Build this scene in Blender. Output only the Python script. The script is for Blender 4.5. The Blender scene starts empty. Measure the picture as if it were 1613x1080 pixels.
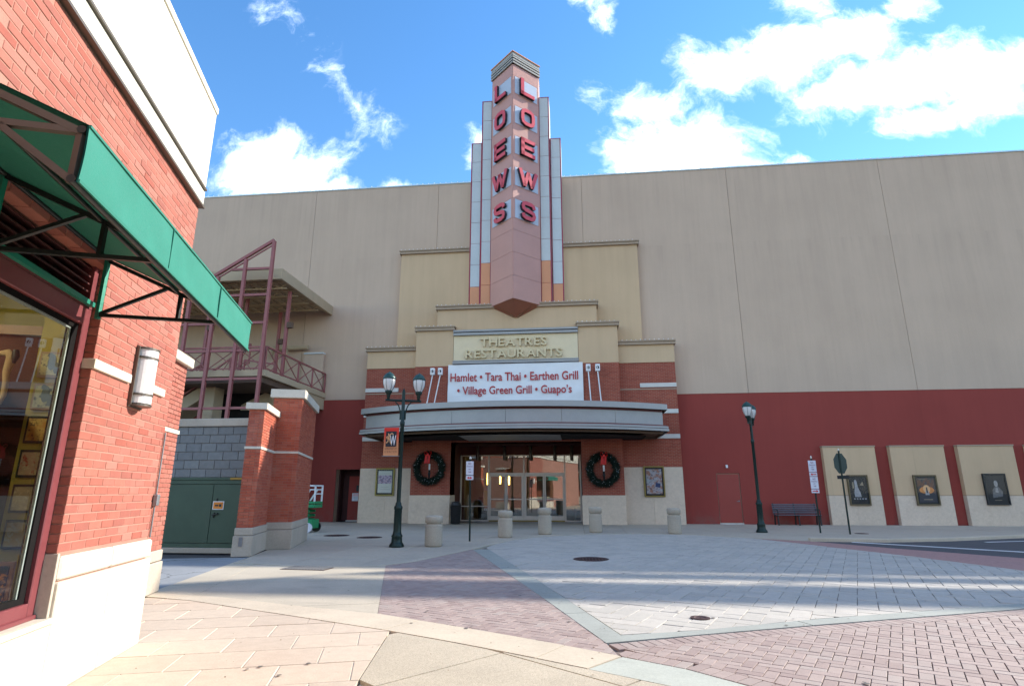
import bpy, bmesh, math, random
from mathutils import Vector, Matrix, noise as mnoise
random.seed(7)
R = math.radians
PI = math.pi
SC = bpy.context.scene
COL = SC.collection

# ------------------------------------------------------------------ camera
cam_d = bpy.data.cameras.new('camera')
cam = bpy.data.objects.new('camera', cam_d); COL.objects.link(cam)
cam_d.lens = 20.2; cam_d.sensor_width = 36; cam_d.clip_start = 0.05; cam_d.clip_end = 3000
cam.location = (0, 0, 1.4)
cam.rotation_euler = (R(90 + 14.56), 0, R(6.22))
SC.camera = cam
# ------------------------------------------------------------------ light
SUN_EL, SUN_AZ = 29.2, 58.5          # azimuth from +Y towards +X
sdir = Vector((math.sin(R(SUN_AZ)) * math.cos(R(SUN_EL)), math.cos(R(SUN_AZ)) * math.cos(R(SUN_EL)), math.sin(R(SUN_EL))))
sun_d = bpy.data.lights.new('sun', 'SUN'); sun_d.energy = 3.3; sun_d.angle = R(0.55); sun_d.color = (1.0, 0.93, 0.82)
sun = bpy.data.objects.new('sun', sun_d); COL.objects.link(sun)
sun.rotation_euler = sdir.to_track_quat('Z', 'Y').to_euler(); sun.location = (40, 30, 40)
SC.view_settings.view_transform = 'Standard'; SC.view_settings.look = 'None'
SC.view_settings.exposure = 1.42; SC.view_settings.gamma = 1.0
SC.view_settings.use_curve_mapping = False
SC.cycles.max_bounces = 8; SC.cycles.transparent_max_bounces = 12
SC.cycles.caustics_reflective = False; SC.cycles.caustics_refractive = False

# ------------------------------------------------------------------ node helper
class NT:
    def __init__(s, tree): s.t = tree; s.N = tree.nodes; s.L = tree.links
    def n(s, typ, **kw):
        nd = s.N.new(typ)
        for k, v in kw.items():
            if k.startswith('i_'):
                key = k[2:]
                key = int(key) if key.isdigit() else key.replace('_', ' ')
                s.set(nd.inputs[key], v)
            else: setattr(nd, k, v)
        return nd
    def set(s, inp, v):
        if hasattr(v, 'is_output') or isinstance(v, bpy.types.NodeSocket): s.L.new(v, inp)
        elif isinstance(v, (tuple, list)) and len(v) == 3 and inp.type == 'RGBA': inp.default_value = (*v, 1)
        else: inp.default_value = v
    def math(s, op, a, b=None, c=None, clamp=False):
        nd = s.N.new('ShaderNodeMath'); nd.operation = op; nd.use_clamp = clamp
        s.set(nd.inputs[0], a)
        if b is not None: s.set(nd.inputs[1], b)
        if c is not None: s.set(nd.inputs[2], c)
        return nd.outputs[0]
    def mix(s, f, a, b, blend='MIX'):
        nd = s.N.new('ShaderNodeMix'); nd.data_type = 'RGBA'; nd.blend_type = blend
        s.set(nd.inputs[0], f); s.set(nd.inputs[6], a); s.set(nd.inputs[7], b)
        return nd.outputs[2]
    def noise(s, vec, scale, detail=4, rough=0.55, dim='3D'):
        nd = s.N.new('ShaderNodeTexNoise'); nd.noise_dimensions = dim
        s.L.new(vec, nd.inputs['Vector']); nd.inputs['Scale'].default_value = scale
        nd.inputs['Detail'].default_value = detail; nd.inputs['Roughness'].default_value = rough
        return nd.outputs['Fac']
    def ramp(s, f, lo, hi, a=0.0, b=1.0):
        nd = s.N.new('ShaderNodeMapRange'); nd.interpolation_type = 'SMOOTHSTEP'
        s.set(nd.inputs['Value'], f); nd.inputs['From Min'].default_value = lo; nd.inputs['From Max'].default_value = hi
        nd.inputs['To Min'].default_value = a; nd.inputs['To Max'].default_value = b
        return nd.outputs[0]

# ------------------------------------------------------------------ sky
world = bpy.data.worlds.new('World'); SC.world = world; world.use_nodes = True
wt = NT(world.node_tree); wt.N.clear()
sky = wt.n('ShaderNodeTexSky'); sky.sky_type = 'NISHITA'; sky.sun_disc = False
sky.sun_elevation = R(SUN_EL); sky.sun_rotation = R(SUN_AZ); sky.air_density = 1.0; sky.dust_density = 0.0; sky.ozone_density = 2.2
hsv = wt.n('ShaderNodeHueSaturation'); hsv.inputs['Saturation'].default_value = 1.22; hsv.inputs['Value'].default_value = 1.15
wt.L.new(sky.outputs[0], hsv.inputs['Color'])
tc = wt.n('ShaderNodeTexCoord'); sep = wt.n('ShaderNodeSeparateXYZ'); wt.L.new(tc.outputs['Generated'], sep.inputs[0])
dx, dy, dz = sep.outputs
ys = wt.math('MAXIMUM', dy, 0.05)
U = wt.math('DIVIDE', dx, ys); V = wt.math('DIVIDE', dz, ys)
comb = wt.n('ShaderNodeCombineXYZ'); wt.L.new(U, comb.inputs[0]); wt.L.new(V, comb.inputs[1])
# cloud banks over the theatre: (u, v, radius u, radius v, tilt, density) on the plane y = 1
CLOUDS = [
 (-0.560,0.620,0.135,0.085,20,1.0),(-0.470,0.585,0.07,0.05,0,0.8),(-0.650,0.66,0.10,0.09,0,0.9),
 (-0.450,0.800,0.035,0.14,42,0.42),(-0.400,0.74,0.06,0.04,-20,0.34),(-0.355,0.570,0.085,0.035,12,0.72),
 (-0.60,0.98,0.06,0.16,40,0.17),(-0.165,0.655,0.035,0.075,25,0.85),
 (0.055,1.02,0.045,0.11,20,0.72),(0.095,0.94,0.03,0.05,10,0.55),(0.060,0.77,0.03,0.05,0,0.35),
 (0.160,0.735,0.085,0.065,0,0.85),(0.23,0.64,0.15,0.085,-12,1.1),(0.14,0.61,0.08,0.07,0,0.95),
 (0.35,0.60,0.10,0.045,-10,0.8),(0.32,0.81,0.13,0.075,0,0.95),(0.45,0.83,0.12,0.085,0,1.0),
 (0.47,0.95,0.05,0.08,15,0.85),(0.56,0.86,0.11,0.07,0,1.0),(0.60,0.74,0.13,0.075,0,0.95),
 (0.50,0.73,0.12,0.06,0,0.85),(0.74,0.76,0.12,0.085,-10,1.0),(0.86,0.76,0.10,0.055,-18,0.9),
 (0.72,0.67,0.14,0.05,8,0.85),(0.68,0.92,0.05,0.045,0,0.7),(0.74,1.20,0.14,0.085,5,0.85),(0.62,1.24,0.10,0.035,18,0.6),
 (0.92,1.08,0.10,0.045,15,0.72),(0.98,1.30,0.16,0.05,20,0.55),(0.36,1.20,0.06,0.03,20,0.34),
]
warp = wt.n('ShaderNodeTexNoise'); warp.inputs['Scale'].default_value = 6.0; warp.inputs['Detail'].default_value = 5
wt.L.new(comb.outputs[0], warp.inputs['Vector'])
wv = wt.n('ShaderNodeVectorMath', operation='SUBTRACT'); wt.L.new(warp.outputs['Color'], wv.inputs[0]); wv.inputs[1].default_value = (0.5, 0.5, 0.5)
ws = wt.n('ShaderNodeVectorMath', operation='SCALE'); wt.L.new(wv.outputs[0], ws.inputs[0]); ws.inputs['Scale'].default_value = 0.14
wa = wt.n('ShaderNodeVectorMath', operation='ADD'); wt.L.new(comb.outputs[0], wa.inputs[0]); wt.L.new(ws.outputs[0], wa.inputs[1])
acc = None
for (u, v, ru, rv, tilt, den) in CLOUDS:
    mp = wt.n('ShaderNodeMapping', vector_type='TEXTURE'); wt.L.new(wa.outputs[0], mp.inputs['Vector'])
    mp.inputs['Location'].default_value = (u, v, 0); mp.inputs['Rotation'].default_value = (0, 0, R(tilt)); mp.inputs['Scale'].default_value = (ru * 1.28, rv * 1.22, 1)
    ln = wt.n('ShaderNodeVectorMath', operation='LENGTH'); wt.L.new(mp.outputs[0], ln.inputs[0])
    b = wt.math('MULTIPLY', wt.math('SUBTRACT', 1.0, ln.outputs['Value'], clamp=True), den * 1.5)
    acc = b if acc is None else wt.math('MAXIMUM', acc, b)
# elsewhere: ordinary scattered cloud, the same kind as in view
gen = wt.noise(tc.outputs['Generated'], 2.6, 6, 0.6)
outside = wt.ramp(wt.math('MAXIMUM', wt.math('ABSOLUTE', wt.math('SUBTRACT', U, 0.1)), wt.math('MULTIPLY', wt.math('SUBTRACT', 0.3, dy), 8.0)), 1.05, 1.6)
above = wt.ramp(V, 1.35, 1.9)
outm = wt.math('MAXIMUM', outside, above)
genc = wt.math('MULTIPLY', wt.ramp(gen, 0.46, 0.62, 0, 0.85), outm)
acc = wt.math('MAXIMUM', acc, genc)
fine = wt.noise(wa.outputs[0], 9.0, 12, 0.68)
fine3 = wt.noise(tc.outputs['Generated'], 9.0, 7, 0.62)
fn = wt.mix(outm, fine, fine3)
fsep = wt.n('ShaderNodeSeparateColor'); wt.L.new(fn, fsep.inputs[0])
dens = wt.math('ADD', acc, wt.math('MULTIPLY', wt.math('SUBTRACT', fsep.outputs[0], 0.52), 3.0))
gate = wt.ramp(acc, 0.0, 0.12)
alpha = wt.math('MULTIPLY', wt.ramp(dens, 0.05, 1.15), gate)
cshade = wt.ramp(dens, 0.5, 1.3)
ccol = wt.mix(cshade, (6.6, 7.6, 9.2), (11.5, 11.3, 10.8))
skyc = wt.mix(alpha, hsv.outputs[0], ccol)
bg = wt.n('ShaderNodeBackground'); wt.L.new(skyc, bg.inputs['Color']); bg.inputs['Strength'].default_value = 0.11
wo = wt.n('ShaderNodeOutputWorld'); wt.L.new(bg.outputs[0], wo.inputs['Surface'])

# ------------------------------------------------------------------ materials
MAT = {}
def srgb(r, g, b):
    f = lambda c: (c / 255 / 12.92) if c / 255 <= 0.04045 else ((c / 255 + 0.055) / 1.055) ** 2.4
    return (f(r), f(g), f(b))
def base(name, rough=0.8, metal=0.0, spec=0.4):
    m = bpy.data.materials.new(name); m.use_nodes = True
    t = NT(m.node_tree); b = t.N['Principled BSDF']
    b.inputs['Roughness'].default_value = rough; b.inputs['Metallic'].default_value = metal
    b.inputs['Specular IOR Level'].default_value = spec
    return m, t, b
def solid(name, col, rough=0.6, metal=0.0, var=0.12, scale=3.0, bump=0.0, bscale=60, spec=0.4, dirt=None, emit=None):
    """plain colour with uneven tone, fine grain and optional relief"""
    if name in MAT: return MAT[name]
    m, t, b = base(name, rough, metal, spec)
    g = t.n('ShaderNodeNewGeometry').outputs['Position']
    n1 = t.noise(g, scale, 5, 0.6); n2 = t.noise(g, scale * 11, 3, 0.6)
    f = t.math('ADD', t.math('MULTIPLY', n1, 0.65), t.math('MULTIPLY', n2, 0.35))
    f = t.ramp(f, 0.3, 0.7)
    c = t.mix(f, tuple(x * (1 - var) for x in col), tuple(min(1, x * (1 + var)) for x in col))
    if dirt:
        dcol, amt, dscale = dirt
        mp = t.n('ShaderNodeMapping'); t.L.new(g, mp.inputs[0]); mp.inputs['Scale'].default_value = (1, 1, 0.22)
        dn = t.noise(mp.outputs[0], dscale, 6, 0.7)
        c = t.mix(t.ramp(dn, 0.5, 0.78, 0, amt), c, dcol)
    t.L.new(c, b.inputs['Base Color'])
    r = t.ramp(n2, 0.3, 0.7, max(0.02, rough - 0.06), min(1, rough + 0.06)); t.L.new(r, b.inputs['Roughness'])
    if bump:
        bn = t.n('ShaderNodeBump'); bn.inputs['Strength'].default_value = bump; bn.inputs['Distance'].default_value = 0.01
        t.L.new(t.noise(g, bscale, 4, 0.6), bn.inputs['Height']); t.L.new(bn.outputs[0], b.inputs['Normal'])
    if emit:
        b.inputs['Emission Color'].default_value = (*emit[0], 1); b.inputs['Emission Strength'].default_value = emit[1]
    MAT[name] = m; return m
def piece(name, cols, rough=0.85, var=0.10, bump=0.35, bscale=70, stain=0.25, stains=(0.03, 0.03, 0.03), sscale=0.9, pit=0.0):
    """bricks, pavers, slabs: every piece its own tone (object or island random) with grain and large stains"""
    if name in MAT: return MAT[name]
    m, t, b = base(name, rough)
    geo = t.n('ShaderNodeNewGeometry'); g = geo.outputs['Position']
    oi = t.n('ShaderNodeObjectInfo')
    rnd = t.math('FRACT', t.math('ADD', t.math('MULTIPLY', oi.outputs['Random'], 7.31), t.math('MULTIPLY', geo.outputs['Random Per Island'], 3.17)))
    cr = t.n('ShaderNodeValToRGB'); cr.color_ramp.interpolation = 'LINEAR'
    el = cr.color_ramp.elements
    el[0].position = 0; el[0].color = (*cols[0], 1); el[1].position = 1; el[1].color = (*cols[-1], 1)
    for i, cc in enumerate(cols[1:-1]):
        e = el.new((i + 1) / (len(cols) - 1)); e.color = (*cc, 1)
    t.L.new(rnd, cr.inputs[0])
    n1 = t.noise(g, 9, 5, 0.65); n2 = t.noise(g, bscale, 3, 0.6)
    f = t.ramp(t.math('ADD', t.math('MULTIPLY', n1, 0.5), t.math('MULTIPLY', n2, 0.5)), 0.32, 0.68)
    c = t.mix(f, t.mix(1.0, cr.outputs[0], (1 - var,) * 3, 'MULTIPLY'), t.mix(1.0, cr.outputs[0], (1 + var,) * 3, 'MULTIPLY'))
    if stain:
        dn = t.noise(g, sscale, 7, 0.68)
        c = t.mix(t.ramp(dn, 0.50, 0.74, 0, stain), c, stains)
    if pit:
        pn = t.noise(g, 160, 2, 0.5)
        c = t.mix(t.ramp(pn, 0.60, 0.72, 0, pit), c, (0.06, 0.05, 0.045))
    t.L.new(c, b.inputs['Base Color'])
    bn = t.n('ShaderNodeBump'); bn.inputs['Strength'].default_value = bump; bn.inputs['Distance'].default_value = 0.004
    t.L.new(n2, bn.inputs['Height']); t.L.new(bn.outputs[0], b.inputs['Normal'])
    MAT[name] = m; return m
def farbrick(name, c1, c2, mortar, W=0.213, H=0.0677):
    """bricks too far off to pick apart; courses run round corners"""
    if name in MAT: return MAT[name]
    m, t, b = base(name, 0.88)
    geo = t.n('ShaderNodeNewGeometry'); s = t.n('ShaderNodeSeparateXYZ'); t.L.new(geo.outputs['Position'], s.inputs[0])
    cb = t.n('ShaderNodeCombineXYZ'); t.L.new(t.math('ADD', s.outputs[0], s.outputs[1]), cb.inputs[0]); t.L.new(s.outputs[2], cb.inputs[1])
    br = t.n('ShaderNodeTexBrick'); t.L.new(cb.outputs[0], br.inputs['Vector'])
    br.inputs['Scale'].default_value = 1; br.inputs['Brick Width'].default_value = W; br.inputs['Row Height'].default_value = H
    br.inputs['Mortar Size'].default_value = 0.006; br.inputs['Color1'].default_value = (*c1, 1); br.inputs['Color2'].default_value = (*c2, 1); br.inputs['Mortar'].default_value = (*mortar, 1)
    br.inputs['Bias'].default_value = -0.2
    n1 = t.noise(geo.outputs['Position'], 1.3, 6, 0.65)
    c = t.mix(t.ramp(n1, 0.35, 0.7, 0, 0.35), br.outputs['Color'], tuple(x * 0.55 for x in c1))
    t.L.new(c, b.inputs['Base Color'])
    bn = t.n('ShaderNodeBump'); bn.inputs['Strength'].default_value = 0.6; bn.inputs['Distance'].default_value = 0.01; bn.invert = True
    t.L.new(br.outputs['Fac'], bn.inputs['Height']); t.L.new(bn.outputs[0], b.inputs['Normal'])
    MAT[name] = m; return m
def glass(name, tint=(0.9, 0.93, 0.92), boost=1.6):
    if name in MAT: return MAT[name]
    m = bpy.data.materials.new(name); m.use_nodes = True; t = NT(m.node_tree); t.N.clear()
    geo = t.n('ShaderNodeNewGeometry')
    bn = t.n('ShaderNodeBump'); bn.inputs['Strength'].default_value = 0.05; bn.inputs['Distance'].default_value = 0.02
    t.L.new(t.noise(geo.outputs['Position'], 1.1, 1, 0.4), bn.inputs['Height'])
    tr = t.n('ShaderNodeBsdfTransparent'); tr.inputs[0].default_value = (*tint, 1)
    gl = t.n('ShaderNodeBsdfGlossy'); gl.inputs['Roughness'].default_value = 0.0; t.L.new(bn.outputs[0], gl.inputs['Normal'])
    fr = t.n('ShaderNodeFresnel'); fr.inputs[0].default_value = 1.52; 
    f = t.math('MULTIPLY', fr.outputs[0], boost, clamp=True)
    mx = t.n('ShaderNodeMixShader'); t.L.new(f, mx.inputs[0]); t.L.new(tr.outputs[0], mx.inputs[1]); t.L.new(gl.outputs[0], mx.inputs[2])
    o = t.n('ShaderNodeOutputMaterial'); t.L.new(mx.outputs[0], o.inputs['Surface'])
    MAT[name] = m; return m
def stucco(name, col, var=0.06):
    """rendered wall: faint vertical runs, mottling and grain"""
    if name in MAT: return MAT[name]
    m, t, b = base(name, 0.92, spec=0.25)
    g = t.n('ShaderNodeNewGeometry').outputs['Position']
    mp = t.n('ShaderNodeMapping'); t.L.new(g, mp.inputs[0]); mp.inputs['Scale'].default_value = (1.6, 1.6, 0.10)
    runs = t.noise(mp.outputs[0], 1.6, 7, 0.7); mott = t.noise(g, 0.45, 6, 0.6); grain = t.noise(g, 45, 3, 0.7)
    f = t.ramp(t.math('ADD', t.math('MULTIPLY', runs, 0.45), t.math('ADD', t.math('MULTIPLY', mott, 0.4), t.math('MULTIPLY', grain, 0.15))), 0.34, 0.66)
    c = t.mix(f, tuple(x * (1 - var) for x in col), tuple(x * (1 + var) for x in col))
    runs2 = t.ramp(t.noise(mp.outputs[0], 5.0, 5, 0.75), 0.60, 0.80, 0, 0.16)
    c = t.mix(runs2, c, tuple(x * 0.6 for x in col))
    ob = t.n('ShaderNodeObjectInfo').outputs['Random']
    c = t.mix(t.math('MULTIPLY', ob, 0.06), c, tuple(x * 0.45 for x in col))
    drip = t.n('ShaderNodeMapping'); t.L.new(g, drip.inputs[0]); drip.inputs['Scale'].default_value = (3.2, 3.2, 0.05)
    c = t.mix(t.math('MULTIPLY', t.ramp(t.noise(drip.outputs[0], 2.2, 3, 0.6), 0.62, 0.74), t.ramp(t.noise(g, 0.25, 3, 0.6), 0.45, 0.7, 0, 0.22)), c, tuple(x * 0.5 for x in col))
    sz = t.n('ShaderNodeSeparateXYZ'); t.L.new(g, sz.inputs[0])
    for top_, low_ in ((18.1, 14.5), (13.8, 12.3)):
        m_ = t.math('MULTIPLY', t.ramp(sz.outputs[2], low_, top_), t.ramp(t.noise(drip.outputs[0], 1.1, 4, 0.65), 0.46, 0.70, 0, 0.11))
        m_ = t.math('MULTIPLY', m_, t.math('LESS_THAN', sz.outputs[2], top_ + 0.02))
        c = t.mix(m_, c, tuple(x * 0.45 for x in col))
    c = t.mix(t.math('MULTIPLY', t.ramp(sz.outputs[2], 0.75, 0.0), t.ramp(t.noise(g, 2.2, 6, 0.7), 0.40, 0.68, 0, 0.35)), c, (0.16, 0.13, 0.11))
    t.L.new(c, b.inputs['Base Color'])
    bn = t.n('ShaderNodeBump'); bn.inputs['Strength'].default_value = 0.35; bn.inputs['Distance'].default_value = 0.006
    t.L.new(t.noise(g, 60, 4, 0.65), bn.inputs['Height']); t.L.new(bn.outputs[0], b.inputs['Normal'])
    MAT[name] = m; return m
def concrete(name, col, stain=0.35, stains=(0.10, 0.09, 0.08), sscale=0.6, speck=0.0, bump=0.3, crack=False):
    if name in MAT: return MAT[name]
    m, t, b = base(name, 0.88)
    g = t.n('ShaderNodeNewGeometry').outputs['Position']
    n1 = t.noise(g, 0.9, 7, 0.62); n2 = t.noise(g, 28, 4, 0.7)
    f = t.ramp(t.math('ADD', t.math('MULTIPLY', n1, 0.6), t.math('MULTIPLY', n2, 0.4)), 0.34, 0.66)
    c = t.mix(f, tuple(x * 0.86 for x in col), tuple(min(1, x * 1.1) for x in col))
    mp = t.n('ShaderNodeMapping'); t.L.new(g, mp.inputs[0]); mp.inputs['Rotation'].default_value = (0, 0, R(35)); mp.inputs['Scale'].default_value = (1, 2.6, 1)
    c = t.mix(t.ramp(t.noise(mp.outputs[0], sscale, 8, 0.72), 0.52, 0.75, 0, stain), c, stains)
    if speck:
        vo = t.n('ShaderNodeTexVoronoi'); vo.inputs['Scale'].default_value = 210; t.L.new(g, vo.inputs['Vector'])
        sc_ = t.n('ShaderNodeSeparateColor'); t.L.new(vo.outputs['Color'], sc_.inputs[0])
        c = t.mix(t.math('MULTIPLY', t.ramp(sc_.outputs[0], 0.55, 0.9), speck), c, tuple(x * 0.42 for x in col))
        c = t.mix(t.math('MULTIPLY', t.ramp(sc_.outputs[1], 0.65, 0.95), speck * 0.7), c, tuple(min(1, x * 1.5) for x in col))
    if crack:
        vo = t.n('ShaderNodeTexVoronoi'); vo.feature = 'DISTANCE_TO_EDGE'; vo.inputs['Scale'].default_value = 0.45
        wn = t.n('ShaderNodeTexNoise'); wn.inputs['Scale'].default_value = 2.0; wn.inputs['Detail'].default_value = 6; t.L.new(g, wn.inputs['Vector'])
        av = t.n('ShaderNodeVectorMath', operation='ADD'); t.L.new(g, av.inputs[0]); t.L.new(wn.outputs['Color'], av.inputs[1]); t.L.new(av.outputs[0], vo.inputs['Vector'])
        c = t.mix(t.ramp(vo.outputs['Distance'], 0.0, 0.016, 0.75, 0.0), c, (0.03, 0.03, 0.03))
    t.L.new(c, b.inputs['Base Color'])
    bn = t.n('ShaderNodeBump'); bn.inputs['Strength'].default_value = bump; bn.inputs['Distance'].default_value = 0.004
    t.L.new(t.noise(g, 95, 4, 0.65), bn.inputs['Height']); t.L.new(bn.outputs[0], b.inputs['Normal'])
    MAT[name] = m; return m

M_wall = stucco('beige_stucco', (0.53, 0.395, 0.295))
M_red = stucco('maroon_stucco', (0.27, 0.052, 0.041))
M_cream = stucco('cream_stucco', (0.57, 0.405, 0.25))
M_cornice = solid('taupe_moulding', (0.36, 0.27, 0.19), 0.8, var=0.08)
M_fbrick = farbrick('entrance_brick', (0.34, 0.076, 0.044), (0.25, 0.05, 0.032), (0.34, 0.20, 0.14))
M_trav = piece('travertine', [(0.58, 0.465, 0.35), (0.62, 0.495, 0.38), (0.55, 0.44, 0.335)], 0.6, 0.10, 0.15, 40, 0.30, (0.40, 0.27, 0.20), 2.2)
M_band = solid('precast_white', (0.58, 0.55, 0.50), 0.8, var=0.06, bump=0.2)
M_pinkp = solid('dusty_pink_panel', (0.48, 0.25, 0.20), 0.42, var=0.05, scale=0.8)
M_greyp = solid('pale_grey_panel', (0.50, 0.53, 0.53), 0.35, var=0.05, scale=0.8)
M_orng = solid('orange_panel', (0.62, 0.27, 0.13), 0.45, var=0.05, scale=0.8)
M_terra = solid('terracotta_panel', (0.30, 0.105, 0.062), 0.5, var=0.06)
M_trimred = solid('crimson_trim', (0.34, 0.03, 0.06), 0.4, var=0.05)
M_letred = solid('letter_red', (0.56, 0.055, 0.07), 0.38, var=0.06)
M_letblk = solid('letter_return_dark', (0.022, 0.016, 0.024), 0.4, var=0.05)
M_letbox = solid('letter_backing_white', (0.42, 0.47, 0.55), 0.4, var=0.04)
M_louv = solid('weathered_louvre', (0.33, 0.31, 0.27), 0.5, 0.3, var=0.1)
M_alum = solid('brushed_aluminium', (0.31, 0.30, 0.29), 0.45, 0.25, var=0.07, scale=1.2, dirt=((0.30, 0.28, 0.25), 0.3, 2.0))
M_soffit = solid('brown_soffit', (0.12, 0.075, 0.05), 0.7, var=0.1)
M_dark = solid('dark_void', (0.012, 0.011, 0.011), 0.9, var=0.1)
M_frame = solid('champagne_frame', (0.62, 0.56, 0.48), 0.4, 0.3, var=0.05)
M_brass = solid('brass_frame', (0.22, 0.18, 0.05), 0.35, 0.7, var=0.08)
M_black = solid('black_satin', (0.012, 0.012, 0.013), 0.45, var=0.1)
M_green = solid('dark_green_cast_iron', (0.007, 0.022, 0.018), 0.38, 0.2, var=0.2, bump=0.1)
M_greencap = solid('patina_green_cap', (0.014, 0.055, 0.052), 0.35, 0.2, var=0.15)
M_maroonst = solid('maroon_painted_steel', (0.29, 0.092, 0.088), 0.5, var=0.1)
M_tan = stucco('tan_stucco', (0.46, 0.36, 0.24))
M_boll = concrete('bollard_concrete', (0.40, 0.345, 0.27), 0.2, sscale=2.0, speck=0.35)
M_white = solid('white_paint', (0.72, 0.72, 0.72), 0.5, var=0.05)
M_signw = solid('sign_white', (0.66, 0.66, 0.72), 0.4, var=0.04)
M_signr = solid('sign_red', (0.55, 0.01, 0.02), 0.4, var=0.04)
M_grey = solid('galvanised_grey', (0.25, 0.26, 0.27), 0.45, 0.6, var=0.1)
M_glass = glass('door_glass', (0.86, 0.90, 0.89), 4.4)
M_shopgl = glass('shop_glass', (0.93, 0.95, 0.90), 0.2)
M_postgl = glass('poster_glass', (0.97, 0.97, 0.97), 0.12)
M_awn = solid('teal_awning_canvas', (0.020, 0.185, 0.135), 0.75, var=0.05, scale=8, bump=0.25, bscale=400)
M_tube = solid('awning_tube_dark', (0.02, 0.026, 0.025), 0.4, 0.3, var=0.1)
M_tubeg = solid('awning_tube_green', (0.02, 0.22, 0.15), 0.4, 0.1, var=0.1)
M_mull = solid('maroon_window_frame', (0.21, 0.055, 0.06), 0.38, 0.2, var=0.08)
M_mortar = solid('pink_mortar', (0.40, 0.20, 0.15), 0.95, var=0.12, scale=6, bump=0.5, bscale=200)
M_mortar2 = solid('grey_mortar', (0.30, 0.29, 0.27), 0.95, var=0.12, scale=6, bump=0.5, bscale=200)
M_brick = piece('shop_brick', [(0.33, 0.100, 0.070), (0.38, 0.130, 0.092), (0.29, 0.092, 0.068), (0.40, 0.155, 0.115), (0.34, 0.118, 0.085), (0.31, 0.085, 0.058)], 0.85, 0.10, 0.5, 150, 0.12, (0.36, 0.13, 0.09), 0.8)
M_brick2 = piece('pier_brick', [(0.40, 0.088, 0.045), (0.44, 0.11, 0.058), (0.35, 0.072, 0.04), (0.45, 0.135, 0.08)], 0.85, 0.12, 0.5, 150, 0.14, (0.55, 0.42, 0.35), 1.1)
M_stone = concrete('cast_stone_cream', (0.62, 0.56, 0.46), 0.10, (0.45, 0.38, 0.28), 1.4, bump=0.2)
M_stone2 = concrete('cast_stone_tan', (0.44, 0.375, 0.30), 0.2, (0.30, 0.24, 0.18), 1.4, bump=0.2)
M_eifs = stucco('cream_parapet', (0.66, 0.62, 0.52), 0.03)
M_cmu = piece('grey_block', [(0.185, 0.19, 0.19), (0.215, 0.22, 0.218), (0.17, 0.175, 0.178), (0.20, 0.20, 0.195)], 0.92, 0.15, 0.7, 110, 0.2, (0.28, 0.28, 0.27), 1.2, pit=0.3)
M_dgreen = solid('dark_green_steel', (0.040, 0.070, 0.045), 0.45, 0.1, var=0.12, dirt=((0.10, 0.12, 0.09), 0.3, 1.5))
M_tanpl = piece('tan_plank_stone', [(0.52, 0.42, 0.32), (0.56, 0.455, 0.35), (0.49, 0.395, 0.305), (0.55, 0.435, 0.33)], 0.85, 0.09, 0.4, 60, 0.22, (0.40, 0.30, 0.22), 1.6)
M_joint = solid('sand_joint', (0.60, 0.54, 0.45), 0.95, var=0.15)
M_curbc = concrete('warm_curb_concrete', (0.54, 0.455, 0.345), 0.25, (0.36, 0.28, 0.20), 1.0, speck=0.15)
M_gut = concrete('pale_gutter_concrete', (0.42, 0.43, 0.37), 0.4, (0.16, 0.15, 0.14), 1.2, speck=0.2)
M_aggr = concrete('exposed_aggregate', (0.47, 0.40, 0.30), 0.15, (0.3, 0.24, 0.17), 1.0, speck=0.55, bump=0.6)
M_walk = piece('sidewalk_concrete', [(0.42, 0.36, 0.285), (0.445, 0.385, 0.30), (0.40, 0.345, 0.275)], 0.9, 0.10, 0.35, 60, 0.30, (0.20, 0.18, 0.155), 0.5)
M_apron = concrete('apron_concrete', (0.46, 0.40, 0.31), 0.4, (0.22, 0.19, 0.16), 0.8, speck=0.15)
M_alley = concrete('alley_concrete', (0.25, 0.26, 0.27), 0.5, (0.12, 0.12, 0.12), 0.8, crack=True)
M_white_pav = piece('white_paver', [(0.43, 0.395, 0.345), (0.46, 0.42, 0.365), (0.39, 0.36, 0.315), (0.435, 0.40, 0.345)], 0.85, 0.10, 0.4, 70, 0.24, (0.27, 0.25, 0.24), 0.9)
M_pink_pav = piece('pink_paver', [(0.325, 0.245, 0.218), (0.355, 0.275, 0.242), (0.285, 0.21, 0.187), (0.35, 0.285, 0.252)], 0.85, 0.10, 0.4, 90, 0.22, (0.25, 0.18, 0.17), 1.1)
M_pav_bed = solid('paver_joint', (0.16, 0.12, 0.105), 0.95, var=0.15)
M_wbed = solid('white_paver_joint', (0.22, 0.20, 0.18), 0.95, var=0.15)
M_gband = concrete('grey_band_concrete', (0.31, 0.32, 0.285), 0.3, (0.17, 0.16, 0.15), 1.1, speck=0.15)
M_asph = concrete('asphalt', (0.075, 0.075, 0.08), 0.3, (0.04, 0.04, 0.04), 0.5, speck=0.5, bump=0.7)
M_line = solid('road_paint', (0.62, 0.62, 0.62), 0.7, var=0.12)
M_iron = solid('cast_iron', (0.07, 0.04, 0.04), 0.55, 0.5, var=0.2)
M_pine = solid('pine_garland', (0.006, 0.018, 0.010), 0.8, var=0.4, scale=20)
M_bow = solid('red_ribbon', (0.62, 0.012, 0.010), 0.45, var=0.1)
M_yell = solid('yellow_shop_wall', (0.40, 0.33, 0.06), 0.8, var=0.06)
M_lens = solid('frosted_lens', (0.78, 0.77, 0.74), 0.3, var=0.04)
M_globe = solid('frosted_globe', (0.60, 0.58, 0.56), 0.22, var=0.06)
M_bronze = solid('bronze_metal', (0.13, 0.11, 0.09), 0.4, 0.5, var=0.1)
M_slat = solid('bench_slat_grey', (0.10, 0.10, 0.12), 0.6, var=0.15)
M_lgreen = solid('lift_green', (0.01, 0.24, 0.09), 0.4, var=0.1)
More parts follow.
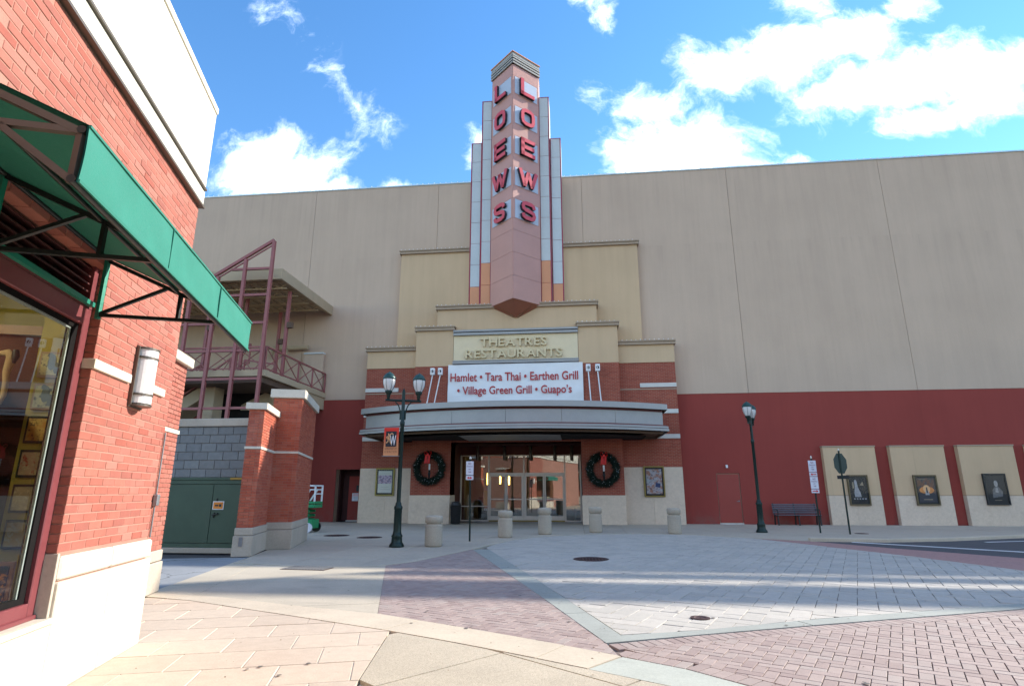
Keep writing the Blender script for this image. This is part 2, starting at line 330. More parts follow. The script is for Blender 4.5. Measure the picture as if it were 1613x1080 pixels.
M_orange = solid('warning_orange', (0.70, 0.22, 0.02), 0.5, var=0.05)
M_glow = solid('warm_lamp', (0.9, 0.6, 0.2), 0.5, emit=((1.0, 0.62, 0.14), 5.0))
M_wood = solid('warm_wood', (0.25, 0.12, 0.05), 0.5, var=0.2)

# ------------------------------------------------------------------ mesh builder
A = R(17.8)
class Frame:
    """local (a, b, z) -> world; a along ux, b along uy"""
    def __init__(s, o=(0, 0), ux=(1, 0), uy=(0, 1)): s.o = o; s.ux = ux; s.uy = uy
    def __call__(s, a, b, z): return Vector((s.o[0] + a * s.ux[0] + b * s.uy[0], s.o[1] + a * s.ux[1] + b * s.uy[1], z))
WD = Frame()
LF = Frame((0, 0), (-math.sin(A), math.cos(A)), (math.cos(A), math.sin(A)))   # a = along shop wall, b = outwards from it
class MB:
    def __init__(s, fr=WD): s.v = []; s.f = []; s.fr = fr; s.sm = []
    def add(s, verts, faces, smooth=False):
        o = len(s.v); s.v += [Vector(v) for v in verts]
        for f in faces: s.f.append([o + i for i in f]); s.sm.append(smooth)
        return s
    def box(s, a0, a1, b0, b1, z0, z1):
        P = [s.fr(a, b, z) for z in (z0, z1) for b in (b0, b1) for a in (a0, a1)]
        return s.add(P, [(0, 2, 3, 1), (4, 5, 7, 6), (0, 1, 5, 4), (2, 6, 7, 3), (0, 4, 6, 2), (1, 3, 7, 5)])
    def hexa(s, P):
        return s.add(P, [(0, 2, 3, 1), (4, 5, 7, 6), (0, 1, 5, 4), (2, 6, 7, 3), (0, 4, 6, 2), (1, 3, 7, 5)])
    def bar(s, p, q, w, h=None, up=(0, 0, 1)):
        """square bar from p to q (world)"""
        h = h or w; p = Vector(p); q = Vector(q); d = (q - p).normalized(); up = Vector(up)
        if abs(d.dot(up)) > 0.98: up = Vector((0, 1, 0))
        x = d.cross(up).normalized() * w / 2; y = x.cross(d).normalized() * h / 2
        return s.hexa([p - x - y, p + x - y, p - x + y, p + x + y, q - x - y, q + x - y, q - x + y, q + x + y])
    def tube(s, pts, r, n=8, caps=True):
        pts = [Vector(p) for p in pts]; rings = []
        rr = r if isinstance(r, (list, tuple)) else [r] * len(pts)
        prev = None
        for i, p in enumerate(pts):
            d = (pts[min(i + 1, len(pts) - 1)] - pts[max(i - 1, 0)]).normalized()
            up = Vector((0, 0, 1)) if abs(d.z) < 0.95 else Vector((1, 0, 0))
            x = d.cross(up).normalized() if prev is None else (prev - d * prev.dot(d)).normalized()
            prev = x; y = d.cross(x)
            rings.append([p + (x * math.cos(2 * PI * k / n) + y * math.sin(2 * PI * k / n)) * rr[i] for k in range(n)])
        V = [v for g in rings for v in g]; F = []
        for i in range(len(pts) - 1):
            for k in range(n): F.append((i * n + k, i * n + (k + 1) % n, (i + 1) * n + (k + 1) % n, (i + 1) * n + k))
        s.add(V, F, True)
        if caps: s.add(rings[0], [tuple(range(n))[::-1]]); s.add(rings[-1], [tuple(range(n))])
        return s
    def lathe(s, prof, c=(0, 0, 0), n=24, smooth=True, a0=0.0, a1=2 * PI):
        c = Vector(c); full = abs(a1 - a0 - 2 * PI) < 1e-6; m = n if full else n + 1
        V = []
        for (r, z) in prof:
            for k in range(m):
                t = a0 + (a1 - a0) * k / n; V.append(c + Vector((r * math.cos(t), r * math.sin(t), z)))
        F = []
        for i in range(len(prof) - 1):
            for k in range(n):
                k2 = (k + 1) % m; F.append((i * m + k, i * m + k2, (i + 1) * m + k2, (i + 1) * m + k))
        return s.add(V, F, smooth)
    def poly(s, pts2, z0, z1, fr=None):
        """vertical prism over a plan polygon"""
        fr = fr or s.fr; n = len(pts2)
        ar = sum(pts2[i][0] * pts2[(i + 1) % n][1] - pts2[(i + 1) % n][0] * pts2[i][1] for i in range(n))
        if ar < 0: pts2 = pts2[::-1]
        V = [fr(a, b, z1) for a, b in pts2] + [fr(a, b, z0) for a, b in pts2]
        return s.add(V, [tuple(range(n))] + [(i, i + n, (i + 1) % n + n, (i + 1) % n) for i in range(n)])
    def facade(s, pts, y0, y1):
        """prism over an outline in the X-Z plane, front at y0"""
        n = len(pts); ar = sum(pts[i][0] * pts[(i + 1) % n][1] - pts[(i + 1) % n][0] * pts[i][1] for i in range(n))
        if ar < 0: pts = pts[::-1]
        V = [s.fr(x, y0, z) for x, z in pts] + [s.fr(x, y1, z) for x, z in pts]
        return s.add(V, [tuple(range(n)), tuple(range(2 * n - 1, n - 1, -1))] + [(i, i + n, (i + 1) % n + n, (i + 1) % n) for i in range(n)])
    def quad(s, *P): return s.add([Vector(p) for p in P], [tuple(range(len(P)))])
    def build(s, name, mat, parent=None, bevel=0.0, org=None, seg=1):
        me = bpy.data.meshes.new(name)
        if org is None: org = parent_origin(parent)
        org = Vector(org)
        me.from_pydata([tuple(v - org) for v in s.v], [], s.f)
        me.polygons.foreach_set('use_smooth', s.sm)
        if bevel:
            bm = bmesh.new(); bm.from_mesh(me)
            ed = [e for e in bm.edges if len(e.link_faces) == 2 and e.calc_face_angle(0) > 0.6]
            bmesh.ops.bevel(bm, geom=ed, offset=bevel, segments=seg, affect='EDGES', clamp_overlap=True)
            bm.to_mesh(me); bm.free()
        me.update()
        me.materials.append(mat)
        o = bpy.data.objects.new(name, me); COL.objects.link(o)
        if parent is not None: o.parent = parent
        else: o.location = org
        return o
ORG = {}
def parent_origin(p):
    while p is not None:
        if p.parent is None: return p.location.copy()
        p = p.parent
    return Vector((0, 0, 0))
def thing(name, label, cat, loc=(0, 0, 0), group=None):
    o = bpy.data.objects.new(name, None); COL.objects.link(o); o.location = loc; o.empty_display_size = 0.2
    o['label'] = label; o['category'] = cat
    if group: o['group'] = group
    return o
def tag(o, label=None, cat=None, group=None, kind=None):
    if label: o['label'] = label
    if cat: o['category'] = cat
    if group: o['group'] = group
    if kind: o['kind'] = kind
    return o
def clone(root, loc, label, rz=None):
    r = root.copy(); COL.objects.link(r); r.location = loc; r['label'] = label
    if rz is not None: r.rotation_euler = (0, 0, rz)
    def rec(src, dst):
        for ch in src.children:
            c = ch.copy(); COL.objects.link(c); c.parent = dst; rec(ch, c)
    rec(root, r); return r
def text_mesh(txt, size, extrude=0.0, bold=0.0, sx=1.0, align='CENTER', spacing=1.0, res=3):
    cu = bpy.data.curves.new('t', 'FONT'); cu.body = txt; cu.size = size; cu.extrude = extrude; cu.offset = bold
    cu.align_x = align; cu.align_y = 'CENTER'; cu.space_character = spacing; cu.resolution_u = res
    o = bpy.data.objects.new('t', cu); COL.objects.link(o)
    dg = bpy.context.evaluated_depsgraph_get(); dg.update()
    me = bpy.data.meshes.new_from_object(o.evaluated_get(dg))
    bpy.data.objects.remove(o); bpy.data.curves.remove(cu)
    if sx != 1:
        for v in me.vertices: v.co.x *= sx
    return me
def put_text(name, txt, size, mat, parent, loc, ux=(1, 0, 0), extrude=0.0, bold=0.0, sx=1.0, align='CENTER', spacing=1.0, res=3):
    """text standing upright, reading along ux, facing ux x z"""
    me = text_mesh(txt, size, extrude, bold, sx, align, spacing, res); me.name = name
    ux = Vector(ux).normalized(); up = Vector((0, 0, 1)); nrm = ux.cross(up)
    org = parent_origin(parent); loc = Vector(loc)
    for v in me.vertices: v.co = ux * v.co.x + up * v.co.y + nrm * v.co.z + loc - org
    me.materials.clear(); me.materials.append(mat)
    o = bpy.data.objects.new(name, me); COL.objects.link(o); o.parent = parent
    return o
TH = R(14.56); YWR = R(6.22)
def seen(x, y, z):
    """rough size weight of a point for choosing which pieces stay single (None when outside the photograph)"""
    z -= 1.4; r = x * math.cos(YWR) + y * math.sin(YWR); f = -x * math.sin(YWR) + y * math.cos(YWR)
    cf = f * math.cos(TH) + z * math.sin(TH); cu = -f * math.sin(TH) + z * math.cos(TH)
    if cf < 0.3: return None
    px = r / cf * 905; py = cu / cf * 905
    if abs(px) > 825 or abs(py) > 560: return None
    return 1 / cf

def unit_block(name, l, w, h, mat, bevel):
    return MB().box(-l / 2, l / 2, -w / 2, w / 2, -h / 2, h / 2).build(name, mat, None, bevel=bevel, org=(0, 0, 0))
def place_pieces(pieces, name, mat, parent, limit=300):
    """pieces: (weight, mesh or None, location, rotz, polys) - the nearest become objects, the rest one mesh"""
    pieces.sort(key=lambda p: -(p[0] or 0))
    org = parent_origin(parent)
    rest_v, rest_f = [], []
    for i, (w, me, loc, rz, _t) in enumerate(pieces):
        if i < limit and w:
            o = bpy.data.objects.new(name, me); COL.objects.link(o); o.parent = parent
            o.location = Vector(loc) - org; o.rotation_euler = (_t[0], _t[1], rz)
        else:
            Mx = Matrix.Translation(Vector(loc) - org) @ Matrix.Rotation(rz, 4, 'Z')
            off = len(rest_v)
            rest_v += [tuple(Mx @ v.co) for v in me.vertices]
            rest_f += [[off + k for k in p.vertices] for p in me.polygons]
    if rest_f:
        me = bpy.data.meshes.new(name + '_field'); me.from_pydata(rest_v, [], rest_f); me.update(); me.materials.append(mat)
        o = bpy.data.objects.new(name + '_field', me); COL.objects.link(o); o.parent = parent; o['kind'] = 'stuff'

def mesh_only(o):
    me = o.data; bpy.data.objects.remove(o); return me
def brick_field(fr, a0, a1, z0, z1, bface, parent, mat, holes=(), L=0.2035, Hh=0.058, D=0.098, pa=0.2133, pz=0.0677, limit=300, name='brick', bev=0.003, along='a', skip_out=True):
    """running-bond bricks on the face b = bface (or a = bface when along == 'b') of a wall"""
    cache = {}
    def bm_(l):
        k = round(l, 3)
        if k not in cache: cache[k] = mesh_only(MB().box(-k / 2, k / 2, -D / 2, D / 2, -Hh / 2, Hh / 2).build(name, mat, None, bevel=bev, org=(0, 0, 0)))
        return cache[k]
    rz = math.atan2(fr.ux[1], fr.ux[0]) if along == 'a' else math.atan2(fr.uy[1], fr.uy[0])
    out = []
    n = int(round((z1 - z0) / pz))
    for j in range(n):
        z = z0 + (j + 0.5) * pz
        st = a1 - (pa / 2 if j % 2 else 0)
        cuts = [(h[0], h[1]) for h in holes if h[2] < z < h[3]]
        spans = [(a0, a1)]
        for c0, c1 in cuts:
            ns = []
            for s0, s1 in spans:
                if c1 <= s0 or c0 >= s1: ns.append((s0, s1)); continue
                if c0 - s0 > 0.03: ns.append((s0, c0))
                if s1 - c1 > 0.03: ns.append((c1, s1))
            spans = ns
        for s0, s1 in spans:
            k = math.floor((s0 - st) / pa) - 1
            while True:
                b0 = st + k * pa; b1 = b0 + pa; k += 1
                if b0 >= s1: break
                c0, c1 = max(b0, s0), min(b1, s1)
                if c1 - c0 < 0.035: continue
                cl = c1 - c0 - (pa - L); cm = (c0 + c1) / 2
                if cl < 0.02: continue
                jit = random.uniform(-0.0018, 0.0018)
                P = fr(cm, bface - D / 2 + jit, z) if along == 'a' else fr(bface - (D / 2 if D > 0 else 0) + jit, cm, z)
                if along == 'b-': P = fr(bface + D / 2 + jit, cm, z)
                w = seen(*P)
                if w is None and skip_out: continue
                out.append((w, bm_(cl), P, rz, (0, random.uniform(-0.004, 0.004))))
    place_pieces(out, name, mat, parent, limit)

def clip_cell(region, cell):
    """region (any simple polygon) cut to a convex cell; both lists of (x, y), cell counter-clockwise"""
    out = list(region)
    for i in range(len(cell)):
        p, q = cell[i], cell[(i + 1) % len(cell)]
        ex, ey = q[0] - p[0], q[1] - p[1]
        res = []
        for j in range(len(out)):
            c, n_ = out[j], out[(j + 1) % len(out)]
            dc = ex * (c[1] - p[1]) - ey * (c[0] - p[0]); dn = ex * (n_[1] - p[1]) - ey * (n_[0] - p[0])
            if dc >= 0: res.append(c)
            if (dc >= 0) != (dn >= 0):
                t = dc / (dc - dn); res.append((c[0] + (n_[0] - c[0]) * t, c[1] + (n_[1] - c[1]) * t))
        out = res
        if len(out) < 3: return []
    return out
def area(P): return abs(sum(P[i][0] * P[(i + 1) % len(P)][1] - P[(i + 1) % len(P)][0] * P[i][1] for i in range(len(P)))) / 2
def pave(region, cells, name, mat, parent, top, thick=0.03, limit=300, zj=0.0012, tilt=0.002, bevel=0.004, minarea=0.03):
    """cells: (cx, cy, angle, length, width) - clipped to the region, full ones share one mesh"""
    shared = {}
    out = []
    xs = [p[0] for p in region]; ysx = [p[1] for p in region]
    for (cx, cy, an, l, w) in cells:
        rad = (l + w) / 2
        if cx < min(xs) - rad or cx > max(xs) + rad or cy < min(ysx) - rad or cy > max(ysx) + rad: continue
        ca, sa = math.cos(an), math.sin(an)
        cell = [(cx + ca * u - sa * v, cy + sa * u + ca * v) for u, v in ((-l / 2, -w / 2), (l / 2, -w / 2), (l / 2, w / 2), (-l / 2, w / 2))]
        P = clip_cell(region, cell)
        if len(P) < 3: continue
        ar = area(P)
        if ar < minarea * l * w: continue
        sw = seen(cx, cy, top)
        if sw is None and max(abs(cx), abs(cy)) > 30: continue
        if ar > 0.995 * l * w:
            k = (round(l, 3), round(w, 3))
            if k not in shared: shared[k] = mesh_only(MB().box(-l / 2, l / 2, -w / 2, w / 2, -thick, 0).build(name, mat, None, bevel=bevel, org=(0, 0, 0)))
            me = shared[k]; rz = an; loc = (cx, cy, top + random.uniform(-zj, zj))
        else:
            mb = MB().poly([(x - cx, y - cy) for x, y in P], -thick, 0)
            me = mesh_only(mb.build(name, mat, None, org=(0, 0, 0))); rz = 0; loc = (cx, cy, top + random.uniform(-zj, zj))
        out.append((sw, me, loc, rz, (random.uniform(-tilt, tilt), random.uniform(-tilt, tilt))))
    place_pieces(out, name, mat, parent, limit)
def herring(x0, x1, y0, y1, W, gap, an, org=(0, 0)):
    ca, sa = math.cos(an), math.sin(an); cells = []
    rad = math.hypot(x1 - x0, y1 - y0) / 2 / W; mx, my = (x0 + x1) / 2 - org[0], (y0 + y1) / 2 - org[1]
    lx, ly = (ca * mx + sa * my) / W, (-sa * mx + ca * my) / W
    # lattice (1,-1), (2,2)
    N = int(rad * 1.1) + 4
    ci = (lx - ly) / 2; cj = (lx + ly) / 4
    for i in range(int(ci - N), int(ci + N) + 1):
        for j in range(int(cj - N / 1.5), int(cj + N / 1.5) + 1):
            ox, oy = i + 2 * j, -i + 2 * j
            for (hx, hy, l, w, ro) in ((1, 0.5, 2, 1, 0), (2.5, 1, 2, 1, PI / 2)):
                px, py = (ox + hx) * W, (oy + hy) * W
                wx, wy = org[0] + ca * px - sa * py, org[1] + sa * px + ca * py
                if x0 - .3 < wx < x1 + .3 and y0 - .3 < wy < y1 + .3:
                    cells.append((wx, wy, an + ro, 2 * W - gap, W - gap))
    return cells
def gridcells(x0, x1, y0, y1, l, w, gap, an, org=(0, 0), stagger=0.5, jl=0.0):
    ca, sa = math.cos(an), math.sin(an); cells = []
    mx, my = (x0 + x1) / 2 - org[0], (y0 + y1) / 2 - org[1]; rad = math.hypot(x1 - x0, y1 - y0) / 2
    lx, ly = ca * mx + sa * my, -sa * mx + ca * my
    for j in range(int((ly - rad) / w) - 1, int((ly + rad) / w) + 2):
        for i in range(int((lx - rad) / l) - 2, int((lx + rad) / l) + 2):
            u = (i + 0.5 + (stagger if j % 2 else 0)) * l; v = (j + 0.5) * w
            wx, wy = org[0] + ca * u - sa * v, org[1] + sa * u + ca * v
            if x0 - l < wx < x1 + l and y0 - l < wy < y1 + l: cells.append((wx, wy, an, l - gap, w - gap))
    return cells
def bbox(P): return min(p[0] for p in P), max(p[0] for p in P), min(p[1] for p in P), max(p[1] for p in P)
def offset_strip(line, w0, w1):
    """strip between two offsets (left side positive) of a polyline"""
    def off(d):
        out = []
        for i, p in enumerate(line):
            a = line[max(i - 1, 0)]; b = line[min(i + 1, len(line) - 1)]
            t = Vector((b[0] - a[0], b[1] - a[1])).normalized(); out.append((p[0] - t.y * d, p[1] + t.x * d))
        return out
    return off(w0) + off(w1)[::-1]
def soldiers(line, w0, w1, step, gap):
    cells = []
    for i in range(len(line) - 1):
        a, b = Vector(line[i]), Vector(line[i + 1]); L = (b - a).length; n = max(1, round(L / step)); t = (b - a) / L; nn = Vector((-t.y, t.x))
        for k in range(n):
            c = a + t * (k + 0.5) * L / n + nn * (w0 + w1) / 2
            cells.append((c.x, c.y, math.atan2(t.y, t.x), L / n - gap, abs(w1 - w0) - gap))
    return cells

# ================================================================== GROUND
Zt = 0.0
g0 = MB().poly([(-900, -900), (900, -900), (900, 900), (-900, 900)], -0.5, -0.06).build('road', M_asph); tag(g0, kind='structure')
SD = lambda s, p: tuple(LF(s, p, 0))[:2]      # point from shop-wall coordinates
curb = [(-7.35, 13.0), (-7.0, 11.97), (-6.56, 11.9), (-5.06, 11.44), (-4.5, 11.5), (-4.02, 11.76), (-3.58, 12.46), (-3.13, 14.05), (-2.74, 15.70), (-2.45, 17.0), (-2.12, 18.27), (-1.6, 19.4), (-0.85, 20.28), (0.5, 21.15), (1.99, 21.51), (3.1, 21.45), (4.07, 21.12), (5.46, 20.12), (6.9, 19.0), (9.0, 18.8), (11.15, 19.48), (14.23, 21.08), (22.0, 24.6), (34, 27.0)]
# sidewalk slabs
walk = curb + [(34, 28.3), (-26, 28.3), (-26, 22.0), (-12.0, 21.0), (-8.6, 17.5)]
sw = MB().poly(walk, -0.12, -0.034).build('sidewalk', M_pav_bed); tag(sw, kind='structure')
pave(walk, gridcells(*bbox(walk), 1.52, 1.52, 0.012, R(0), (-2.8, 28.3), 0.0), 'sidewalk_slab', M_walk, sw, Zt, 0.06, 300, 0.001, 0.0004, 0.004, 0.02)
# curb stones along the plaza edge
cs = MB()
for i in range(1, len(curb) - 1): pass
ks = MB().poly(offset_strip(curb[1:-5], -0.16, 0.0), -0.08, 0.006).build('kerb', M_apron); tag(ks, kind='structure')
kp = offset_strip(curb[-6:], -0.01, 0.17)
ks2 = MB().poly(kp, -0.08, 0.085).build('raised_kerb', M_curbc, bevel=0.015); tag(ks2, kind='structure')
# driveway apron (concrete in front of the piers)
apron = [SD(9.9, -3.35), SD(9.6, -3.25), (-4.906, 8.076), (-3.46, 7.55), (-2.40, 7.22), (-3.896, 12.09), (-4.02, 11.72), (-4.5, 11.48), (-5.06, 11.42), (-6.56, 11.88), (-7.0, 11.95), (-7.3, 12.75)]
ap = MB().poly(apron, -0.08, -0.034).build('driveway_apron', M_pav_bed); tag(ap, kind='structure')
pave(apron, gridcells(*bbox(apron), 2.6, 2.2, 0.012, R(17.8), (-3.9, 12.1), 0.0), 'apron_slab', M_apron, ap, Zt - 0.002, 0.05, 300, 0.001, 0.0004, 0.004, 0.02)
alley = [SD(9.9, -3.33), (-7.3, 12.7), SD(14.7, -3.05), SD(14.7, -6.5), SD(6.0, -9), SD(6.0, -3.35)]
al = MB().poly(alley, -0.08, -0.012).build('alley_floor', M_alley); tag(al, kind='structure')
# warm concrete curb band
up = [SD(9.75, -3.25), (-4.906, 8.076), (-3.462, 7.546), (-2.349, 7.195), (-1.48, 6.745), (-0.732, 6.332), (-0.089, 5.954), (0.348, 5.677)]
low = [SD(9.45, -3.25), (-5.185, 7.803), (-3.2, 6.93), (-1.975, 6.391), (-1.326, 6.06), (-0.658, 5.693), (0.047, 5.282)]
band = up + low[::-1]
bd = MB().poly(band, -0.08, -0.034).build('kerb_band', M_pav_bed); tag(bd, kind='structure')
cells = []
for i in range(1, 7):
    u0, u1 = up[i], up[i + 1]; l0, l1 = low[i] if i < 7 else low[-1], low[min(i + 1, 6)]
pave(band, gridcells(*bbox(band), 1.9, 3.0, 0.010, math.atan2(-0.4, 0.75), (-2.3, 6.0), 0.0), 'kerb_slab', M_curbc, bd, Zt + 0.004, 0.05, 300, 0.001, 0.0006, 0.005, 0.01)
# pale gutter continuing the band
gut = [(0.36, 5.66), (0.848, 5.352), (1.241, 4.961), (2.6, 3.6), (5.0, 1.6), (4.3, 1.0), (2.0, 3.3), (0.675, 4.9), (0.06, 5.27)]
gt = MB().poly(gut, -0.08, 0.0).build('gutter', M_gut); tag(gt, kind='structure')
# exposed aggregate
agg = [(-1.97, 6.38), (-1.326, 6.05), (-0.658, 5.685), (0.047, 5.275), (0.675, 4.892), (2.0, 3.29), (4.3, 0.99), (4.3, -6), (-0.3, -6), (-1.25, 2.0), (-1.682, 4.643)]
ag = MB().poly(agg, -0.08, -0.034).build('aggregate_walk', M_joint); tag(ag, kind='structure')
pave(agg, gridcells(*bbox(agg), 1.32, 1.32, 0.018, math.atan2(1.03, 0.83), (-0.715, 5.686), 0.0), 'aggregate_slab', M_aggr, ag, Zt - 0.001, 0.05, 300, 0.001, 0.0005, 0.004, 0.02)
# tan plank stone by the shop
tanr = [SD(-4, -2.33), SD(6.6, -2.33), SD(6.6, -3.6), SD(9.4, -3.6), SD(9.4, -3.26), (-5.19, 7.79), (-3.2, 6.92), (-1.985, 6.385), (-1.692, 4.643), (-1.26, 2.0), (-0.3, -6)]
tn = MB().poly(tanr, -0.08, -0.007).build('stone_walk', M_joint); tag(tn, kind='structure')
pave(tanr, gridcells(*bbox(tanr), 0.60, 0.535, 0.010, A, (-1.98, 6.39), 0.5), 'plank_stone', M_tanpl, tn, Zt, 0.04, 300, 0.0015, 0.0015, 0.004, 0.04)
# pink herringbone left of the plaza
pk1 = [(-2.387, 7.191), (-1.48, 6.76), (-0.732, 6.35), (-0.089, 5.97), (0.33, 5.70), (0.243, 6.132), (-0.564, 8.807), (-2.65, 15.193), (-2.80, 15.40), (-3.20, 14.0), (-3.65, 12.46), (-3.896, 12.088)]
p1 = MB().poly(pk1, -0.08, -0.022).build('brick_crossing', M_pav_bed); tag(p1, kind='structure')
edge1 = [(-2.387, 7.191), (-3.896, 12.088)]; edge2 = [(0.243, 6.132), (-0.564, 8.807), (-2.65, 15.193)]
pave(pk1, herring(*bbox(pk1), 0.103, 0.006, R(-24 - 0), (-2, 7)), 'paver', M_pink_pav, p1, Zt - 0.002, 0.03, 300, 0.0016, 0.006, 0.003)
# grey band
gin = [(-2.65, 15.193), (-0.558, 8.703), (0.243, 6.132), (1.191, 6.569), (2.517, 7.149), (5.497, 8.399), (9.4, 10.15)]
gout = [(-2.45, 15.9), (-0.639, 10.013), (0.405, 6.456), (1.23, 6.769), (2.632, 7.455), (4.125, 8.09), (5.75, 8.766), (9.2, 10.35)]
gband = gin + gout[::-1]
gb = MB().poly(gband, -0.08, -0.034).build('grey_band', M_pav_bed); tag(gb, kind='structure')
bs = []
def strip_pts(line, step):
    out = [Vector(line[0])]
    for i in range(len(line) - 1):
        a, b = Vector(line[i]), Vector(line[i + 1]); n = max(1, round((b - a).length / step))
        for k in range(n): out.append(a + (b - a) * (k + 1) / n)
    return out
for a, b in (((-2.65, 15.193), (-0.60, 8.83)), ((-0.60, 8.83), (0.243, 6.132)), ((0.243, 6.132), (2.517, 7.149)), ((2.517, 7.149), (5.497, 8.399)), ((5.497, 8.399), (9.4, 10.15))):
    a, b = Vector(a), Vector(b); n = max(1, round((b - a).length / 1.75)); t = (b - a).normalized(); nn = Vector((-t.y, t.x)) if b.x > 0.3 else Vector((-t.y, t.x))
    for k in range(n):
        c = a + (b - a) * (k + 0.5) / n
        bs.append((c.x + nn.x * 0.2, c.y + nn.y * 0.2, math.atan2(t.y, t.x), (b - a).length / n - 0.012, 1.6 if False else 0.85))
pave(gband, bs, 'band_slab', M_gband, gb, Zt + 0.002, 0.05, 300, 0.001, 0.0004, 0.004, 0.01)
# white paver plaza
wh = [(-2.41, 15.80), (-0.639, 10.033), (0.415, 6.49), (1.23, 6.79), (2.632, 7.475), (4.125, 8.11), (5.75, 8.786), (8.9, 10.22), (8.198, 12.32), (7.596, 14.531), (6.585, 17.089), (5.461, 20.0), (4.05, 21.0), (3.1, 21.3), (1.99, 21.35), (0.5, 21.0), (-0.76, 20.15), (-1.47, 19.3), (-1.97, 18.2), (-2.3, 16.9)]
wp = MB().poly(wh, -0.08, -0.014).build('paved_plaza', M_wbed); tag(wp, kind='structure')
pave(wh, herring(*bbox(wh), 0.232, 0.0075, R(-24), (0.4, 6.5)), 'stone_paver', M_white_pav, wp, Zt - 0.002, 0.035, 300, 0.0035, 0.007, 0.005)
# pink bricks in front right
pk2_top = [(0.26, 6.10), (1.191, 6.545), (2.517, 7.125), (5.497, 8.375), (9.4, 10.12)]
pk2 = [(0.26, 6.10), (0.36, 5.69), (0.848, 5.375), (1.25, 4.98), (2.62, 3.62), (5.0, 1.7), (9.5, 1.7), (9.4, 10.12), (5.497, 8.375), (2.517, 7.125), (1.191, 6.545)]
p2 = MB().poly(pk2, -0.08, -0.022).build('brick_plaza', M_pav_bed); tag(p2, kind='structure')
inner = [(0.40, 5.945), (0.56, 5.80), (0.96, 5.54), (1.40, 5.12), (2.77, 3.77), (5.1, 1.9), (9.5, 1.9), (9.4, 9.88), (5.59, 8.18), (2.60, 6.94), (1.28, 6.36)]
pave(inner, herring(*bbox(inner), 0.103, 0.007, R(-27), (1, 6)), 'paver', M_pink_pav, p2, Zt - 0.001, 0.03, 240, 0.0016, 0.006, 0.003)
pave(pk2, soldiers(pk2_top[::-1], 0.0, 0.2, 0.104, 0.008) + soldiers([(2.62, 3.62), (1.25, 4.98), (0.848, 5.375), (0.30, 5.72)], -0.2, 0.0, 0.104, 0.008), 'edge_paver', M_pink_pav, p2, Zt - 0.001, 0.03, 300, 0.0012, 0.004, 0.003, 0.5)
# pink band behind the plaza and the road line
pb = [(5.40, 20.05), (6.60, 17.089), (7.61, 14.531), (8.21, 12.32), (8.92, 10.2), (12, 10.4), (11.0, 12.3), (9.8, 14.64), (8.09, 16.9), (6.9, 18.85), (5.75, 19.85)]
p3 = MB().poly(pb, -0.08, -0.008).build('brick_crossing', piece('pink_paver_far', [(0.36, 0.205, 0.18), (0.33, 0.18, 0.16)], 0.9, 0.15, 0.4, 40, 0.2, (0.22, 0.16, 0.15), 1.0)); tag(p3, kind='structure')
rd = MB().poly([(6.9, 18.85), (8.09, 16.9), (9.8, 14.64), (11.0, 12.3), (12, 10.4), (60, 10.4), (60, 30), (34, 27), (22, 24.6), (14.23, 21.08), (11.15, 19.48), (9.0, 18.8)], -0.08, -0.014).build('side_road', M_asph); tag(rd, kind='structure')
ln = MB()
for a, b, w in (((8.0, 18.75), (13.0, 14.2), 0.22), ((11.9, 19.2), (16.5, 20.9), 0.12)):
    a, b = Vector(a), Vector(b); t = (b - a).normalized(); q = Vector((-t.y, t.x)) * w / 2
    ln.poly([tuple(a + q), tuple(b + q), tuple(b - q), tuple(a - q)], -0.012, -0.009)
tag(MB().poly([(0.15, 6.35), (-0.1, 5.95), (0.0, 5.2), (0.9, 5.2), (1.1, 6.2)], -0.07, -0.036).build('joint_sand', M_pav_bed), kind='structure')
lo = ln.build('road_marking', M_line); tag(lo, kind='structure')

# ================================================================== THEATRE
TB = thing('theatre_building', 'huge beige theatre building with dark red lower band and stepped cream entrance', 'building', (-2.8, 28.3, 0))
D0 = 28.3
# main wall panels with recessed joints (backing wall behind, opening kept for the lobby)
xs = [-26, -14.31, -7.2, 0.7, 8.31, 15.9, 23.5, 31.1, 38.7, 46.3, 54, 62]
bk = MB().box(-26, -6.7, D0 + 0.05, D0 + 0.45, 4.2, 17.95).box(-6.7, 1.1, D0 + .05, D0 + .45, 4.2, 17.95).box(1.1, 62, D0 + 0.05, D0 + 0.45, 4.2, 17.95)
bk.box(-26, -11.93, D0 + .05, D0 + .45, 0, 4.2).box(-10.70, -6.7, D0 + .05, D0 + .45, 0, 4.2).box(-11.93, -10.70, D0 + .05, D0 + .45, 2.51, 4.2).box(1.1, 62, D0 + .05, D0 + .45, 0, 4.2)
mw = bk.build('wall', solid('joint_sealant', (0.34, 0.24, 0.17), 0.8), TB)
for i in range(len(xs) - 1):
    a, b = xs[i] + 0.008, xs[i + 1] - 0.008
    MB().box(a, b, D0, D0 + 0.05, 6.012, 18.05).build('wall_panel', M_wall, mw)
    # red lower panels with the openings cut out
    a, b = xs[i] + 0.001, xs[i + 1] - 0.001
    segs = [(a, b)]
    for o0, o1 in ((-11.93, -10.70), (6.47, 7.52), (-6.7, 1.1)):
        ns = []
        for s0, s1 in segs:
            if o1 <= s0 or o0 >= s1: ns.append((s0, s1)); continue
            if o0 > s0: ns.append((s0, o0))
            if o1 < s1: ns.append((o1, s1))
        segs = ns
    mb = MB()
    for s0, s1 in segs: mb.box(s0, s1, D0, D0 + 0.05, 0, 6.0)
    for o0, o1, zt in ((-11.93, -10.70, 2.51), (6.47, 7.52, 2.26)):
        c0, c1 = max(a, o0), min(b, o1)
        if c1 > c0: mb.box(c0, c1, D0, D0 + 0.05, zt, 6.0)
    mb.build('lower_panel', M_red, mw)
